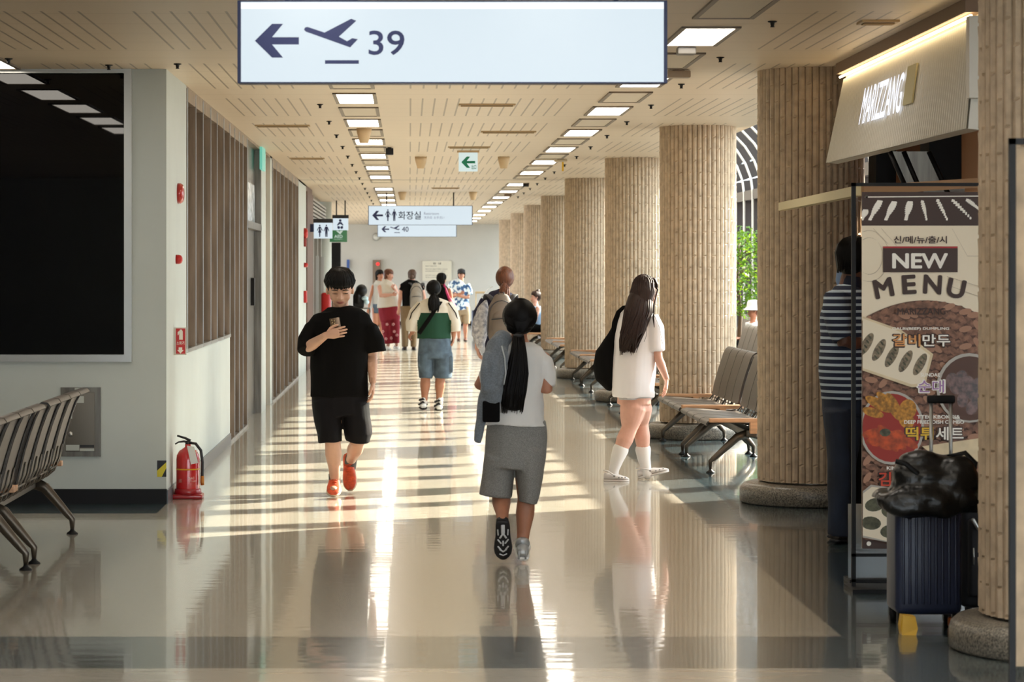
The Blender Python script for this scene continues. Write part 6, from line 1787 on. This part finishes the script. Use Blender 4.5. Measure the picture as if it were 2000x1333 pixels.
# ---- man in navy striped polo at the shop
P = Person('man in navy and white striped polo and dark jeans standing behind the menu banner', 1648, 1060)
f = V(.85, .5, 0).normalized()
k = MB(); ex = MB(); hc = P.p(1672, 508); head(k, ex, hc, f, V(0, 0, 1), .24)
k.tube([P.p(1660, 560), P.p(1666, 530)], [.07, .065], 16)
P.loft(k, [(1612, 1690, 790, .13), (1610, 1695, 700, .13), (1612, 1695, 640, .12), (1625, 1690, 580, .11), (1645, 1678, 550, .07)])
arm(k, P.p(1640, 590, -.15), P.p(1648, 672, -.20), P.p(1702, 668, -.10), 1.15); arm(k, P.p(1690, 590, .16), P.p(1700, 660, .2), P.p(1735, 655, .1), 1.1)
leg(k, P.p(1637, 835, -.05), P.p(1640, 920, -.08), P.p(1640, 1036, -.06), .85); leg(k, P.p(1655, 800, .1), P.p(1652, 920, .1), P.p(1650, 1036, .10), .85)
hand(ex, P.p(1702, 668, -.10), V(1, .2, .1), V(0, .4, -1), V(.2, 1, 0), .4); hand(ex, P.p(1735, 655, .1), V(1, -.2, .1), V(0, -.4, -1), V(.2, -1, 0), .4)
k.remeshed('body', [M_skinC, M_hairK, M_lip, M_eye], P.t, .009, 2, extra=ex)
k = MB(); cap_hair(k, hc, f, V(0, 0, 1), .245, 260, r=.010, seedv=12, fringe=.05, back=-.07, lift=1.1); k.obj('hair', M_hairK, P.t)
k = MB()
P.loft(k, [(1645, 1680, 556, .08), (1630, 1690, 566, .13), (1612, 1700, 590, .17), (1604, 1700, 620, .18), (1601, 1700, 670, .18), (1598, 1700, 720, .19), (1603, 1698, 765, .19), (1605, 1697, 780, .185)], 28)
k.tube([P.p(1636, 578, -.12), P.p(1634, 615, -.17), P.p(1640, 645, -.19), P.p(1648, 664, -.20)], [(.085, .09), (.09, .095), (.08, .085), (.072, .075)], 18)
po = garment(P, 'polo_shirt', k, band_mat('navy_white_stripe', ((24, 32, 54), (176, 190, 200)), 24.0, .62), .009, (.010, 5, (1, 1, .7)))
k = MB(); P.loft(k, [(1640, 1684, 562, .10), (1644, 1682, 548, .095), (1648, 1680, 540, .09)], 22); k.obj('collar', mat('navy_rib', (22, 28, 48), .9), po)
k = MB(); P.loft(k, [(1606, 1694, 772, .16), (1608, 1690, 810, .16)], 24)
P.loft(k, [(1608, 1662, 800, .13, -.08), (1616, 1662, 900, .11, -.08), (1618, 1662, 980, .10, -.07), (1616, 1664, 1046, .09, -.06)], 20); P.loft(k, [(1640, 1690, 800, .13, .1), (1636, 1672, 900, .11, .1), (1632, 1668, 1046, .09, .1)], 20)
garment(P, 'jeans', k, mat('dark_denim', (30, 40, 58), .85, noise_=(5, .3)), .010, (.008, 6, (1, 1, .5)))
M_trail = mat('brown_grey_shoe', (76, 66, 56), .7, noise_=(30, .4))
shoe(P, 'shoe', P.p(1628, 1060, -.12), P.p(1662, 1060, .10), V(0, 0, 1), [M_trail, M_ink, M_white], .052)
shoe(P, 'shoe', P.p(1624, 1052, .14), P.p(1654, 1052, .34), V(0, 0, 1), [M_trail, M_ink, M_white], .052)
P = Person('person in light blue mostly hidden behind the striped-shirt man at the shop', 1660, 1030, .0)
k = MB(); P.loft(k, [(1650, 1672, 480, .09), (1650, 1674, 500, .09), (1655, 1670, 520, .06), (1640, 1690, 545, .10), (1650, 1690, 640, .11), (1650, 1690, 740, .12)], 18)
leg(k, P.p(1662, 740), P.p(1660, 880), P.p(1662, 1010), 1.0); leg(k, P.p(1680, 740), P.p(1680, 880), P.p(1682, 1010), 1.0)
k.remeshed('body', M_skinC, P.t, .014, 2)
k = MB(); P.loft(k, [(1636, 1690, 516, .10), (1632, 1696, 545, .14), (1648, 1694, 600, .14), (1650, 1694, 760, .14)], 18, True); garment(P, 'shirt', k, mat('light_blue_cotton', (110, 136, 176), .85), .013, None)
k = MB(); P.loft(k, [(1650, 1692, 750, .14), (1650, 1692, 800, .14)], 18); P.loft(k, [(1650, 1674, 790, .11), (1652, 1672, 1010, .07)], 14); P.loft(k, [(1670, 1694, 790, .11), (1672, 1692, 1010, .07)], 14); garment(P, 'trousers', k, M_blk, .014, None)
for xa in (1662, 1682): shoe(P, 'shoe', P.p(xa, 1030, -.1), P.p(xa + 8, 1030, .12), V(0, 0, 1), [M_ink, M_ink], .048, parts='x')

# ---- stroller with black hood beside the man in black, small suitcase by the floral man
Ys = 48.0
c = PX(706, 0, Ys); t = thing('stroller', 'black hooded stroller with pale blue bundle beyond the man in black', 'stroller', (c.x, Ys, 0))
def q(px, py): return PX(px, py, Ys) - V(c.x, Ys, 0)
k = MB(); k.ell(q(706, 568) + V(0, 0, 0), (.11, .17, .12)); k.ell(q(699, 582), (.085, .15, .16)); k.rbox(*[v_ for pr in zip(q(696, 590) - V(.06, .1, .12), q(706, 575) + V(.05, .1, .0)) for v_ in pr], .03); k.remeshed('hood', M_black, t, .014, 2)
k = MB(); k.ell(q(713, 583) + V(0, -.1, 0), (.065, .06, .04)); k.ell(q(716, 590) + V(0, -.1, 0), (.05, .06, .05)); k.obj('bundle', mat('pale_blue_cloth', (190, 216, 226), .8), t)
k = MB(); k.rbox(-.15, .12, -.15, .15, .45, .85, .04, 0, 3); k.obj('seat', mat('patterned_seat', (90, 88, 86), .8, noise_=(20, .6)), t)
k = MB()
for sx in (-.16, .15):
    k.tube([V(sx, -.3, .12), V(sx, 0, .55), V(sx, .25, 1.0)], .012, 8); k.tube([V(sx, .3, .12), V(sx, 0, .55)], .012, 8)
k.tube([V(-.16, .25, 1.0), V(.15, .25, 1.0)], .014, 8); k.obj('frame', M_steel, t)
for sx in (-.16, .15):
    for sy in (-.3, .3):
        k = MB(); k.tube([V(sx - .02, sy, .09), V(sx + .02, sy, .09)], .09, 18, ref=(0, 1, 0)); k.obj('wheel', M_black, t)
Ys = 64.0; c = PX(937, 0, Ys); t = thing('suitcase', 'small navy suitcase with tall telescopic handle by the far end wall', 'suitcase', (c.x, Ys, 0))
k = MB(); k.rbox(-.20, .16, 0, .25, .06, .72, .04, 0, 3); k.obj('shell', M_case, t)
k = MB()
for sx in (-.09, .13): k.tube([V(sx, .2, .7), V(sx, .2, 1.16)], .014, 8)
k.rbox(-.11, .15, .18, .22, 1.14, 1.19, .01); k.obj('pull_handle', mat('pale_gold_tube', (190, 168, 130), .4, .5), t)
for sx in (-.14, .1):
    k = MB(); k.tube([V(sx - .015, .05, .04), V(sx + .015, .05, .04)], .04, 12, ref=(0, 1, 0)); k.obj('wheel', M_black, t)
# wheel contact: move every loose mesh of people that dips below the floor up to it
bpy.context.view_layer.update()
for o in list(C.objects):
    if o.type == 'MESH' and o.name.split('.')[0] in ('shoe', 'clog', 'sole', 'body'):
        par = o.parent
        for v in o.data.vertices:
            if par and v.co.z < 0.0: v.co.z = 0.0
